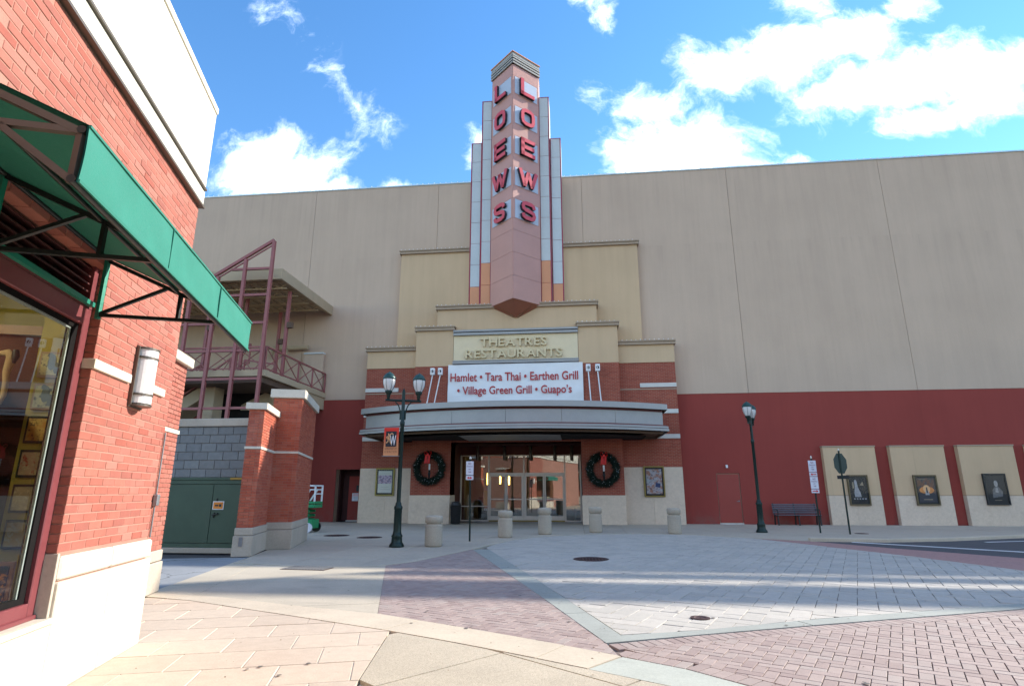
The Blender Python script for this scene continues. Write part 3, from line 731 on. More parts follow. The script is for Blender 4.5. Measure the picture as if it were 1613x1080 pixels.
rf = MB().box(-26, 62, D0 - 0.04, D0 + 0.5, 18.05, 18.12).build('coping', solid('pale_metal_coping', (0.5, 0.58, 0.56), 0.35, 0.5), mw)
MB().box(-26, 62, D0 + .45, D0 + 42, 17.4, 17.5).build('roof', M_cornice, TB)
MB().box(-26, -25.6, D0 + .45, D0 + 42, 0, 17.4).build('side_wall', M_wall, TB)
MB().box(61.6, 62, D0 + .45, D0 + 42, 0, 17.4).build('side_wall', M_wall, TB)
MB().box(-26, 62, D0 + 41.6, D0 + 42, 0, 17.4).build('rear_wall', M_wall, TB)
# bulbs of the string light along the roof edge
def bulbs(x0, x1, y, z, parent, step=0.33, r=0.035):
    mb = MB(); x = x0
    while x < x1:
        k = random.uniform(0.8, 1.2) * r
        c = Vector((x, y, z + k)); V = [c + Vector(v) * k for v in ((1, 0, 0), (0, 1, 0), (-1, 0, 0), (0, -1, 0), (0, 0, 1.3), (0, 0, -1))]
        mb.add(V, [(0, 1, 4), (1, 2, 4), (2, 3, 4), (3, 0, 4), (1, 0, 5), (2, 1, 5), (3, 2, 5), (0, 3, 5)]); x += step
    o = mb.build('bulb_string', M_white, parent); o['kind'] = 'stuff'; return o
bulbs(-21, -5.4, D0 + 0.02, 18.12, mw); bulbs(-0.2, 22, D0 + 0.02, 18.12, mw)
# rooftop duct screen on the wing to the right
for X0 in (24.0,):
    sc_ = thing('rooftop_screen', 'steel pipe screen along the roof edge of the right wing', 'roof screen', (43, 29, 18.1))
    MB().box(25.5, 61, 28.62, 28.72, 18.74, 19.45).build('rail', M_louv, sc_)
    MB().box(25.5, 61, 28.62, 28.72, 19.95, 21.75).build('rail', M_louv, sc_)
    for k in range(10): MB().box(25.6 + k * 3.9, 25.7 + k * 3.9, 28.73, 28.83, 17.5, 21.7).build('post', M_louv, sc_)
# service door
sd = MB().box(6.47, 7.52, D0 + 0.06, D0 + 0.10, 0.05, 2.26).build('service_door', M_red, TB)
MB().box(6.60, 6.607, D0 + 0.03, D0 + 0.06, 0.06, 2.2).box(6.505, 7.485, D0 + 0.025, D0 + 0.059, 0.07, 2.22).build('door_leaf', solid('maroon_door_paint', (0.29, 0.048, 0.034), 0.6, var=0.06), sd)
MB().bar((7.36, D0 - 0.03, 1.02), (7.42, D0 - 0.03, 1.02), 0.05).bar((7.28, D0 - 0.04, 1.0), (7.42, D0 - 0.04, 1.0), 0.025).build('handle', M_grey, sd)
MB().box(6.47, 7.52, D0 - 0.03, D0 + 0.06, -0.01, 0.05).build('sill', M_band, sd)
MB().box(6.93, 7.02, D0 - 0.09, D0, 2.5, 2.64).build('door_light', M_white, TB, bevel=0.01)
# recessed door at the left, with notice
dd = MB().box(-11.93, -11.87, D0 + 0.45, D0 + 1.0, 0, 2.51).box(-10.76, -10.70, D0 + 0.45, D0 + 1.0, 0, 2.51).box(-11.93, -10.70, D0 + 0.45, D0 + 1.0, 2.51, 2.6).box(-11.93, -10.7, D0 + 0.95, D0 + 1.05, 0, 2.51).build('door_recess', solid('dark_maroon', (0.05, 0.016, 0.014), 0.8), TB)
MB().box(-11.55, -10.80, D0 + 0.86, D0 + 0.94, 0.06, 2.2).build('door_leaf', M_red, dd)
MB().box(-11.15, -10.9, D0 + 0.84, D0 + 0.86, 1.45, 1.75).build('door_window', M_black, dd)
MB().box(-11.55, -10.80, D0 + 0.7, D0 + 0.94, 0.0, 0.05).build('sill', M_band, dd)
ns_ = thing('notice_board', 'white notice with red heading on the recessed left door', 'sign', (-11.1, D0 + 0.84, 1.2))
MB().box(-11.34, -10.86, D0 + 0.83, D0 + 0.857, 0.98, 1.36).build('board', M_signw, ns_)
mb = MB()
for z, w, x in ((1.30, .38, 0), (1.24, .38, 0)): mb.box(-11.1 - w / 2, -11.1 + w / 2, D0 + 0.826, D0 + 0.829, z - .012, z + .012)
mb.build('red_lines', M_signr, ns_)
mb = MB()
for z, w in ((1.16, .34), (1.10, .30), (1.04, .22)): mb.box(-11.1 - w / 2, -11.1 + w / 2, D0 + 0.826, D0 + 0.829, z - .008, z + .008)
mb.build('text_lines', M_grey, ns_)
# poster bays on the right
for k, (x0, x1) in enumerate(((11.235, 13.48), (14.12, 16.40), (16.98, 19.27), (19.85, 22.1))):
    bay = MB().box(x0, x1, D0 - 0.25, D0, 1.285, 3.40).build('poster_bay', M_cream, TB)
    MB().box(x0 - 0.02, x1 + 0.02, D0 - 0.28, D0, 3.40, 3.46).build('bay_cap', M_cornice, bay)
    MB().box(x0, x1, D0 - 0.24, D0, 1.255, 1.285).build('bay_joint', M_cornice, bay)
    xm = (x0 + x1) / 2
    for a, b in ((x0, x0 + .02 + (x1 - x0) / 2 - .02), (xm + .004, x1)):
        MB().box(a, b, D0 - 0.262, D0, 0, 1.255).build('stone_panel', M_trav, bay)

# ------------ entrance tiers
def cornice(x0, x1, yf, z, parent, zt=0.0):
    """two-step moulding around the top of a tier"""
    mb = MB().box(x0 - 0.10, x1 + 0.10, yf - 0.14, D0 + 0.02, z - 0.07, z)
    mb.box(x0 - 0.06, x1 + 0.06, yf - 0.09, D0 + 0.02, z - 0.15, z - 0.07)
    mb.box(x0 - 0.09, x1 + 0.09, yf - 0.12, D0 + 0.02, z - 0.22, z - 0.15)
    o = mb.build('cornice', M_cornice, parent, bevel=0.008)
    bulbs(x0, x1, yf - 0.10, z, parent, 0.22, 0.025)
    return o
ET = MB().box(-9.04, 3.44, 28.0, D0, 6.0, 13.85).build('upper_tier', M_cream, TB); cornice(-9.04, -5.35, 28.0, 14.0, ET); cornice(-0.30, 3.44, 28.0, 14.0, ET)
MT = MB().box(-6.80, -1.20 + 2.42, 27.4, 28.0, 9.0, 10.45).build('middle_tier', M_cream, TB); cornice(-6.80, 1.22, 27.4, 10.6, MT)
for (x0, x1) in ((-10.42, -7.78), (2.18, 4.85)):
    OT = MB().box(x0, x1, 27.6, D0 - 0.001, 7.46, 8.45).build('outer_tier', M_cream, TB); cornice(x0, x1, 27.6, 8.55, OT)
    # brick wing
    bw = MB().box(x0, x1, 27.63, D0 - 0.001, 2.525, 7.46).build('brick_wing', M_fbrick, TB)
    out = x0 < 0
    e0, e1 = (x0, x0 + 1.70) if out else (x1 - 1.70, x1)
    MB().box(e0, e1, 27.58, 27.64, 6.25, 6.45).build('stone_band', M_band, bw, bevel=0.006)
    MB().box(x0 + .01, x1 - .01, 27.61, 27.64, 6.14, 6.19).build('stone_band', M_cornice, bw)
    e0, e1 = (x0, x0 + 0.85) if out else (x1 - 0.85, x1)
    MB().box(e0, e1, 27.58, 27.64, 5.0, 5.2).build('stone_band', M_band, bw, bevel=0.006)
    e0, e1 = (x0, x0 + 1.1) if out else (x1 - 1.1, x1)
    MB().box(e0, e1, 27.58, 27.64, 3.83, 4.03).build('stone_band', M_band, bw, bevel=0.006)
    xm = x0 + 1.3
    for a, b in ((x0, xm), (xm + .006, x1)): MB().box(a, b, 27.6, D0 - 0.001, 0, 2.525).build('stone_panel', M_trav, bw, bevel=0.004)
for (x0, x1) in ((-7.79, -5.90), (0.27, 2.17)):
    IT = MB().box(x0, x1, 27.2, D0 - 0.002, 7.42, 9.30).build('inner_tier', M_cream, TB); cornice(x0, x1, 27.2, 9.45, IT)
    bw = MB().box(x0, x1, 27.2, D0 - 0.002, 1.27, 7.42).build('brick_pier', M_fbrick, TB)
    MB().box(x0 - .03, x1 + .03, 27.15, D0 - 0.003, 0, 1.27).build('stone_panel', M_trav, bw, bevel=0.004)
# wall between the piers above the canopy
FW = MB().box(-5.90, 0.27, 27.32, D0 - 0.003, 3.7, 9.2).build('front_wall', M_fbrick, TB)
SP = MB().box(-5.88, 0.25, 27.20, 27.33, 7.60, 8.93).build('sign_panel', solid('pale_yellow_panel', (0.68, 0.555, 0.36), 0.6, var=0.04), TB)
mb = MB()
for z0, z1, y in ((9.10, 9.20, 27.03), (8.94, 9.07, 27.08), (7.62, 7.68, 27.14), (7.49, 7.59, 27.05)): mb.box(-5.895, 0.265, y, 27.34, z0, z1)
mb.build('sign_moulding', M_alum, SP, bevel=0.008)
for txt, z in (('THEATRES', 8.55), ('RESTAURANTS', 7.97)):
    # every raised letter stands on its own
    widths = []
    size = 0.60
    cur = 0; items = []
    for ch in txt:
        me = text_mesh(ch, size, 0.05, 0.010, 1.12)
        if len(me.vertices):
            x0 = min(v.co.x for v in me.vertices); x1 = max(v.co.x for v in me.vertices); y0 = min(v.co.y for v in me.vertices); y1 = max(v.co.y for v in me.vertices)
            items.append((me, cur - x0, (y0 + y1) / 2)); cur += (x1 - x0) + (0.035 if ch in 'TA' else 0.055)
    off = -2.86 - cur / 2
    for me, x, ym in items:
        for v in me.vertices: v.co = Vector((v.co.x + x + off + 2.8, 27.10 - v.co.z - 28.3, v.co.y - ym + z))
        me.materials.clear(); me.materials.append(solid('sign_letter_cream', (0.62, 0.50, 0.30), 0.5, var=0.04))
        o = bpy.data.objects.new('letter', me); COL.objects.link(o); o.parent = SP
# banner
BN = thing('banner', 'white banner with red restaurant names over the entrance canopy', 'banner', (-2.8, 27.1, 6.6))
nx, nz = 40, 14; V = []; F = []
for j in range(nz + 1):
    for i in range(nx + 1):
        u, v = i / nx, j / nz
        x = -6.10 + 6.55 * u; z = 5.35 + 2.10 * v
        d = 0.022 * math.sin(9 * u + 5 * v) * (1 - v) + 0.02 * math.sin(26 * (u + v * .5)) * max(0, 0.25 - u) * 4 + 0.012 * math.sin(21 * u - 7 * v) + 0.03 * math.sin(17 * (u - v)) * max(0, u - .8) * 3
        V.append((x, 27.10 + d, z))
for j in range(nz):
    for i in range(nx): a = j * (nx + 1) + i; F.append((a, a + 1, a + nx + 2, a + nx + 1))
sh = MB().add(V, F, True).build('sheet', solid('banner_vinyl', (0.72, 0.72, 0.72), 0.5, var=0.03), BN)
M_bt = solid('banner_red', (0.40, 0.03, 0.03), 0.5, var=0.03)
def fit_text(name, txt, mat, parent, x0, x1, z0, z1, y, extrude=0.004, bold=0.01, res=3):
    me = text_mesh(txt, 1.0, 0, bold, 1.0, 'LEFT', 1.0, res)
    bx = [min(v.co.x for v in me.vertices), max(v.co.x for v in me.vertices)]; by = [min(v.co.y for v in me.vertices), max(v.co.y for v in me.vertices)]
    sx = (x1 - x0) / (bx[1] - bx[0]); sz = (z1 - z0) / (by[1] - by[0]); org = parent_origin(parent)
    for v in me.vertices: v.co = Vector((x0 + (v.co.x - bx[0]) * sx, y, z0 + (v.co.y - by[0]) * sz)) - org
    me.materials.clear(); me.materials.append(mat)
    o = bpy.data.objects.new(name, me); COL.objects.link(o); o.parent = parent; return o
fit_text('lettering', 'Hamlet \u2022 Tara Thai \u2022 Earthen Grill', M_bt, BN, -5.97, 0.22, 6.60, 7.02, 27.05, bold=0.016)
fit_text('lettering', '\u2022 Village Green Grill \u2022 Guapo\u2019s', M_bt, BN, -5.62, -0.10, 5.84, 6.36, 27.05, bold=0.016)

# ------------ tower
TW = MB()
# outer and inner fins: (x range, front y, top)
def fin(x0, x1, yf, top, zor, joints, side):
    f = MB().box(x0 + 0.03, x1 - 0.03, yf + 0.02, 28.9, 10.3, top - 0.03).build('tower_fin', M_trimred, TB)
    zs = [10.5] + [z for z in joints if 10.6 < z < top - 0.2] + [top]
    for i in range(len(zs) - 1):
        m = M_orng if zs[i + 1] <= zor + 0.05 else M_greyp
        MB().box(x0 + 0.06, x1 - 0.06, yf, yf + 0.1, zs[i] + 0.008, zs[i + 1] - 0.008).build('panel', m, f, bevel=0.004)
        MB().box(x0 if side < 0 else x1 - 0.03, x0 + 0.03 if side < 0 else x1, yf + 0.05, 28.9, zs[i] + 0.008, zs[i + 1] - 0.008).build('side_panel', M_greyp, f)
    MB().box(x0 if side < 0 else x1 - 0.035, x0 + 0.035 if side < 0 else x1, yf - 0.012, yf + 0.05, 10.5, top + 0.01).build('edge_trim', M_trimred, f)
    MB().box(x0, x1, yf - 0.015, 28.9, top - 0.015, top + 0.02).build('cap_trim', M_trimred, f)
jo = [11.69 + 1.21 * k for k in range(-1, 12)]
for s in (-1, 1):
    cxn = -2.81
    xa, xb = sorted((cxn + s * 2.46, cxn + s * 1.86)); fin(xa, xb, 27.7, 20.1, 11.70, jo, s)
    xa, xb = sorted((cxn + s * 1.86, cxn + s * 1.27)); fin(xa, xb, 27.5, 22.6, 12.90, jo, s)
VX, VY, HW = -2.8, 26.1, 1.28
# prow: core prism plus panels on its two faces
core = MB().poly([(VX, VY + 0.03), (VX + HW - 0.02, VY + HW + 0.01), (VX + HW - 0.02, 28.9), (VX - HW + 0.02, 28.9), (VX - HW + 0.02, VY + HW + 0.01)], 10.6, 24.4).build('tower_prow', M_terra, TB)
zl = [10.45, 11.65, 12.87, 14.07, 14.70, 15.80, 16.52, 17.62, 18.34, 19.44, 20.16, 21.26, 21.98, 23.08, 23.76]
S2 = math.sqrt(0.5)
for sg in (1, -1):
    FR = Frame((VX, VY), (sg * S2, S2), (sg * S2, -S2))      # a along the face, b outwards
    L = HW * math.sqrt(2)
    def panel(z0, z1, a0, a1, b0, b1, nm, mat, bev=0.004):
        mb = MB(FR).box(a0, a1, b0, b1, z0, z1)
        if sg < 0: mb.f = [f[::-1] for f in mb.f]
        return mb.build(nm, mat, core, bevel=bev)
    for i in range(len(zl) - 1):
        z0, z1 = zl[i], zl[i + 1]
        if i in (4, 6, 8, 10, 12): panel(z0 + .002, z1 - .002, 0.0, L, -0.03, 0.02, 'panel', M_pinkp); panel(z0 + .03, z1 - .03, 0.12, L - 0.14, 0.02, 0.035, 'letter_backing', M_letbox)
        else: panel(z0 + .004, z1 - .004, 0.0, L, -0.03, 0.02, 'panel', M_pinkp)
    for j, ch in enumerate('LOEWS'):
        zc = (zl[12 - 2 * j] + zl[13 - 2 * j]) / 2
        if ch in 'LEW':
            st = {'L': [((0, 1), (0, 0)), ((0, 0), (1, 0))], 'E': [((0, 1), (0, 0)), ((0, 0), (1, 0)), ((0, .5), (0.93, .5)), ((0, 1), (1, 1))],
                  'W': [((-.22, 1.02), (.16, 0)), ((.16, 0), (.5, .9)), ((.5, .9), (.84, 0)), ((.84, 0), (1.22, 1.02))]}[ch]
            polys = []
            w, h, tk = 0.74, 0.80, 0.21
            for (p, q) in st:
                p = Vector((p[0] * w - w / 2, p[1] * h - h / 2)); q = Vector((q[0] * w - w / 2, q[1] * h - h / 2)); dd_ = (q - p).normalized()
                n_ = Vector((-dd_.y, dd_.x)) * tk / 2
                e = dd_ * tk / 2 if ch != 'W' else dd_ * tk / 4
                polys.append([p - e - n_, q + e - n_, q + e + n_, p - e + n_])
        else:
            w, h, tk = 0.74, 0.80, 0.21
            if ch == 'O': path = [(.28, 0), (.72, 0), (.94, .1), (1, .3), (1, .7), (.94, .9), (.72, 1), (.28, 1), (.06, .9), (0, .7), (0, .3), (.06, .1), (.28, 0)]
            else: path = [(1, .74), (.93, .93), (.75, 1), (.25, 1), (.06, .93), (0, .76), (.06, .6), (.25, .53), (.75, .47), (.94, .40), (1, .24), (.94, .07), (.75, 0), (.25, 0), (.07, .07), (0, .26)]
            P = [Vector((x * w - w / 2, y * h - h / 2)) for x, y in path]
            ins, outs = [], []
            for i in range(len(P)):
                a_ = P[i - 1] if i > 0 else (P[-2] if ch == 'O' else P[0]); b_ = P[i + 1] if i < len(P) - 1 else (P[1] if ch == 'O' else P[-1])
                t_ = (b_ - a_).normalized(); n_ = Vector((-t_.y, t_.x)) * tk / 2
                ins.append(P[i] + n_); outs.append(P[i] - n_)
            polys = [[outs[i], outs[i + 1], ins[i + 1], ins[i]] for i in range(len(P) - 1)]
        for (m_, b0, b1, nm, gr) in ((M_letred, 0.175, 0.20, 'letter', 1.0), (M_letblk, 0.04, 0.172, 'letter_return', 0.94)):
            mb = MB(FR)
            ac = L / 2 - 0.01
            for pl in polys:
                V = [FR(ac + p.x * (1 if sg > 0 else -1), b, zc + p.y) for b in (b1, b0) for p in pl]
                mb.add(V, [(0, 1, 2, 3), (7, 6, 5, 4), (0, 4, 5, 1), (1, 5, 6, 2), (2, 6, 7, 3), (3, 7, 4, 0)])
            o = mb.build(nm, m_, core)
            bm = bmesh.new(); bm.from_mesh(o.data); bmesh.ops.recalc_face_normals(bm, faces=bm.faces); bm.to_mesh(o.data); bm.free()
    # louvred crown
    for z in (23.80, 23.97, 24.14): panel(z, z + 0.10, -0.06, L + 0.06, -0.05, 0.09, 'crown_slat', M_louv)
    panel(24.30, 24.50, -0.05, L + 0.05, -0.03, 0.06, 'crown_slat', M_louv)
    panel(24.50, 24.56, -0.08, L + 0.08, -0.06, 0.10, 'crown_cap', M_orng)
    panel(23.76, 24.5, 0, L, -0.06, 0.0, 'crown_back', M_black)
MB().poly([(VX, VY), (VX + HW, VY + HW), (VX + HW, 28.9), (VX - HW, 28.9), (VX - HW, VY + HW)], 24.40, 24.52).build('tower_roof', M_cornice, core)
# terracotta point under the prow
pt = MB().add([(VX, VY + .01, 10.45), (VX + 1.28, 27.39, 10.45), (VX, 27.38, 9.62), (VX - 1.28, 27.39, 10.45)], [(0, 2, 1), (0, 3, 2), (0, 1, 3), (1, 2, 3)])
pt.v[1] = Vector((VX + .98, 27.05, 10.45)); pt.v[3] = Vector((VX - .98, 27.05, 10.45)); pt.v[2] = Vector((VX + .02, 27.3, 9.83))
pt.add([(VX + .98, 27.05, 10.45), (VX - .98, 27.05, 10.45), (VX - 1.27, 27.4, 10.45), (VX + 1.27, 27.4, 10.45), (VX + .02, 27.4, 9.80)], [(0, 1, 2, 3), (0, 3, 4), (1, 4, 2)]).build('tower_point', M_terra, TB)

# ------------ curved canopy
CXc = -2.82; Yw = 27.15
def arc(half, y_end, y_mid, n=36):
    """plan points of a circular front from left to right"""
    sag = y_end - y_mid; Rr = (half * half + sag * sag) / (2 * sag); cy = y_mid + Rr; a = math.asin(half / Rr)
    return [(CXc + Rr * math.sin(-a + 2 * a * i / n), cy - Rr * math.cos(-a + 2 * a * i / n)) for i in range(n + 1)]
CN = MB()
def canopy_ring(nm, half, ye, ym, z0, z1, mat, parent, seg=1, gap=0.0, bev=0.01):
    P = arc(half, ye, ym, 36)
    if seg == 1:
        mb = MB().poly(P + [(CXc + half, 27.6), (CXc - half, 27.6)], z0, z1); mb.sm = [False] * len(mb.sm)
        return mb.build(nm, mat, parent)
    step = 36 // seg
    for k in range(seg):
        sub = P[k * step:(k + 1) * step + 1]
        if gap:
            a = Vector(sub[0]); b = Vector(sub[1]); sub[0] = tuple(a + (b - a).normalized() * gap)
        V = []; F = []
        for (x, y) in sub: V += [(x, y, z0), (x, y, z1), (x, y + 0.12, z0), (x, y + 0.12, z1)]
        m = len(sub)
        for i in range(m - 1):
            a = i * 4; b = a + 4
            F += [(a, b, b + 1, a + 1), (a + 1, b + 1, b + 3, a + 3), (a + 2, a, a + 1, a + 3)[::-1] if False else (a + 2, a + 3, b + 3, b + 2), (a, a + 2, b + 2, b)]
        F += [(0, 1, 3, 2), ((m - 1) * 4, (m - 1) * 4 + 2, (m - 1) * 4 + 3, (m - 1) * 4 + 1)]
        o = MB().add(V, F).build(nm, mat, parent)
        bm = bmesh.new(); bm.from_mesh(o.data); bmesh.ops.recalc_face_normals(bm, faces=bm.faces); bm.to_mesh(o.data); bm.free()
    return None
can = canopy_ring('canopy', 6.52, 25.22, 23.48, 3.96, 4.92, M_cornice, TB)
canopy_ring('canopy_lip', 6.76, 25.0, 23.15, 4.80, 5.04, M_alum, can)
canopy_ring('canopy_groove', 6.56, 25.18, 23.42, 4.70, 4.81, solid('groove_maroon', (0.13, 0.035, 0.04), 0.5), can)
canopy_ring('fascia_panel', 6.56, 25.14, 23.34, 4.12, 4.71, M_alum, can, 6, 0.012)
canopy_ring('red_stripe', 6.70, 25.06, 23.22, 4.10, 4.16, MAT['groove_maroon'], can)
canopy_ring('canopy_lip', 6.76, 25.0, 23.15, 4.02, 4.10, M_alum, can)
canopy_ring('red_stripe', 6.70, 25.06, 23.21, 3.995, 4.02, MAT['groove_maroon'], can)
canopy_ring('canopy_lip', 6.78, 24.98, 23.12, 3.90, 3.995, M_alum, can)
canopy_ring('soffit_edge', 6.55, 25.2, 23.5, 3.80, 3.90, M_soffit, can)
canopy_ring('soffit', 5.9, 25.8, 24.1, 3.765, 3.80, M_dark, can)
canopy_ring('soffit_light_trough', 2.2, 24.62, 24.3, 3.755, 3.765, solid('trough_grey', (0.30, 0.29, 0.28), 0.6), can)
MB().bar((-9.3, 25.6, 4.74), (-9.0, 25.3, 4.70), 0.06).build('floodlight', M_white, can)

# ------------ recessed doorway
gz = 29.9
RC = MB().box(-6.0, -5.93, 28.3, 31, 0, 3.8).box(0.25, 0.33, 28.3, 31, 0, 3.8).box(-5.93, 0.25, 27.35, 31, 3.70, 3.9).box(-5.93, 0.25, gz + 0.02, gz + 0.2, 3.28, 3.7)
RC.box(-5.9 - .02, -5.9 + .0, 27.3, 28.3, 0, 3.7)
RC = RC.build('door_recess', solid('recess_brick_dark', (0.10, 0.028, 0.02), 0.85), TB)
GL = MB()
zt, zh = 3.26, 2.27
for x in (-5.93, -4.50, -2.69, -0.615, 0.17):
    GL.box(x, x + 0.08, gz - 0.05, gz + 0.06, 0.0, zt)
for z in (0.0, zt - 0.06): GL.box(-5.93, 0.25, gz - 0.04, gz + 0.05, z, z + 0.06)
GL.box(-4.42, -0.615, gz - 0.045, gz + 0.055, zh, zh + 0.10); GL.box(-5.85, -4.50, gz - 0.03, gz + 0.03, 0.70, 0.75)
GLO = GL.build('entrance_glazing', M_frame, TB, bevel=0.006)
for (a, b) in ((-5.85, -4.50), (-0.535, 0.17)):
    MB().box(a, b, gz - 0.006, gz + 0.006, 0.06, zt - 0.06).build('pane', M_glass, GLO)
for (a, b) in ((-4.42, -2.69), (-2.61, -0.615)):
    MB().box(a, b, gz - 0.006, gz + 0.006, zh + 0.10, zt - 0.06).build('pane', M_glass, GLO)
    m = (a + b) / 2
    for (c, d, hx) in ((a + .01, m - .006, m - .09), (m + .006, b - .01, m + .09)):
        mb = MB().box(c, c + 0.07, gz - 0.03, gz + 0.03, 0.06, zh).box(d - 0.07, d, gz - 0.03, gz + 0.03, 0.06, zh)
        mb.box(c + .07, d - .07, gz - 0.03, gz + 0.03, zh - 0.08, zh).box(c + .07, d - .07, gz - 0.03, gz + 0.03, 0.06, 0.26).box(c + .07, d - .07, gz - 0.035, gz + 0.035, 1.04, 1.10)
        mb.build('door', M_frame, GLO, bevel=0.004)
        MB().box(c + 0.07, d - 0.07, gz - 0.005, gz + 0.005, 0.26, zh - 0.08).build('pane', M_glass, GLO)
        MB().tube([(hx, gz - 0.10, 0.9), (hx, gz - 0.10, 1.3)], 0.015).build('handle', M_grey, GLO)
MB().box(-4.42, -0.615, gz - 0.10, gz + 0.1, 0.0, 0.055).build('threshold', M_brass, GLO)
for x in (-5.0, -3.6, -2.28, -1.05, -0.2): MB().lathe([(0.0, 3.70), (0.085, 3.70), (0.085, 3.0), (0.07, 2.98), (0.0, 2.99)], (x, gz - 0.35, 0), 16).build('down_light', M_bronze, RC)
# lobby behind the glass
LB = MB().box(-6.2, 0.6, 36, 36.1, 0, 3.9).box(-6.3, -6.2, gz + .2, 36.1, 0, 3.9).box(0.6, 0.7, gz + .2, 36.1, 0, 3.9).build('lobby_wall', solid('lobby_wall', (0.36, 0.34, 0.31), 0.8), TB)
MB().box(-6.3, 0.7, gz, 36.1, 3.9, 4.0).build('lobby_ceiling', solid('lobby_ceiling', (0.25, 0.23, 0.2), 0.9), TB)
MB().box(-6.3, 0.7, 28.3, 36.1, -0.05, 0.0).build('lobby_floor', solid('lobby_floor', (0.13, 0.08, 0.06), 0.35), TB)
for (x, y, z) in ((-4.75, 31.5, 2.1), (-4.2, 32.5, 2.15), (-3.65, 32, 2.1)):
    MB().lathe([(0, z - .3), (.04, z - .3), (.05, z), (.04, z + .3), (0, z + .3)], (x, y, 0), 10).build('pendant_lamp', M_glow, TB)
MB().box(-4.95, -4.65, 31.4, 31.5, 0.7, 1.5).build('notice_panel', solid('lobby_yellow', (0.5, 0.45, 0.05), 0.6), TB)
for x in (-5.3, -3.4, -1.5): MB().box(x, x + 0.5, 31.8, 32.4, 0, 1.15).build('counter', M_black, TB)
MB().lathe([(0.0, 0.75), (0.55, 0.75), (0.55, 0.70), (0.06, 0.68), (0.06, 0.0)], (-0.1, 31.3, 0), 24).build('lobby_table', M_frame, TB)

# ------------ floodlights on stems
fl0 = None
stems = [((-6.80, 6.90), (-7.10, 5.1), 'outer of the two white floodlights left of the banner'), ((-6.42, 6.90), (-6.75, 5.1), 'floodlight nearest the banner on its left side'),
         ((0.70, 6.92), (0.80, 5.1), 'floodlight nearest the banner on its right side'), ((1.14, 6.92), (1.28, 5.1), 'outer of the two white floodlights right of the banner')]
for (hx, hz), (bx_, bz), lab in stems:
    t = thing('floodlight', 'small white box ' + lab, 'floodlight', (bx_, 26.6, 5.04), 'floodlights beside the banner')
    MB().tube([(bx_, 26.75, 5.0), (hx, 26.8, hz)], 0.028).build('stem', M_white, t)
    MB().box(hx - 0.11, hx + 0.11, 26.72, 26.88, hz, hz + 0.34).build('housing', M_white, t, bevel=0.02)
    MB().lathe([(0, 0), (0.07, 0), (0.075, 0.03), (0.05, 0.03), (0, 0.01)], (0, 0, 0), 14)
    mb = MB(); ring = [(hx + 0.065 * math.cos(a * PI / 8), 26.70, hz + 0.17 + 0.075 * math.sin(a * PI / 8)) for a in range(16)]
    mb.add(ring + [(hx, 26.70, hz + .17)], [(i, (i + 1) % 16, 16) for i in range(16)]).build('lens', M_black, t)
    mb = MB(); mb.box(hx - 0.03, hx + 0.0, 26.685, 26.72, hz + 0.1, hz + 0.22).build('bracket', M_white, t)

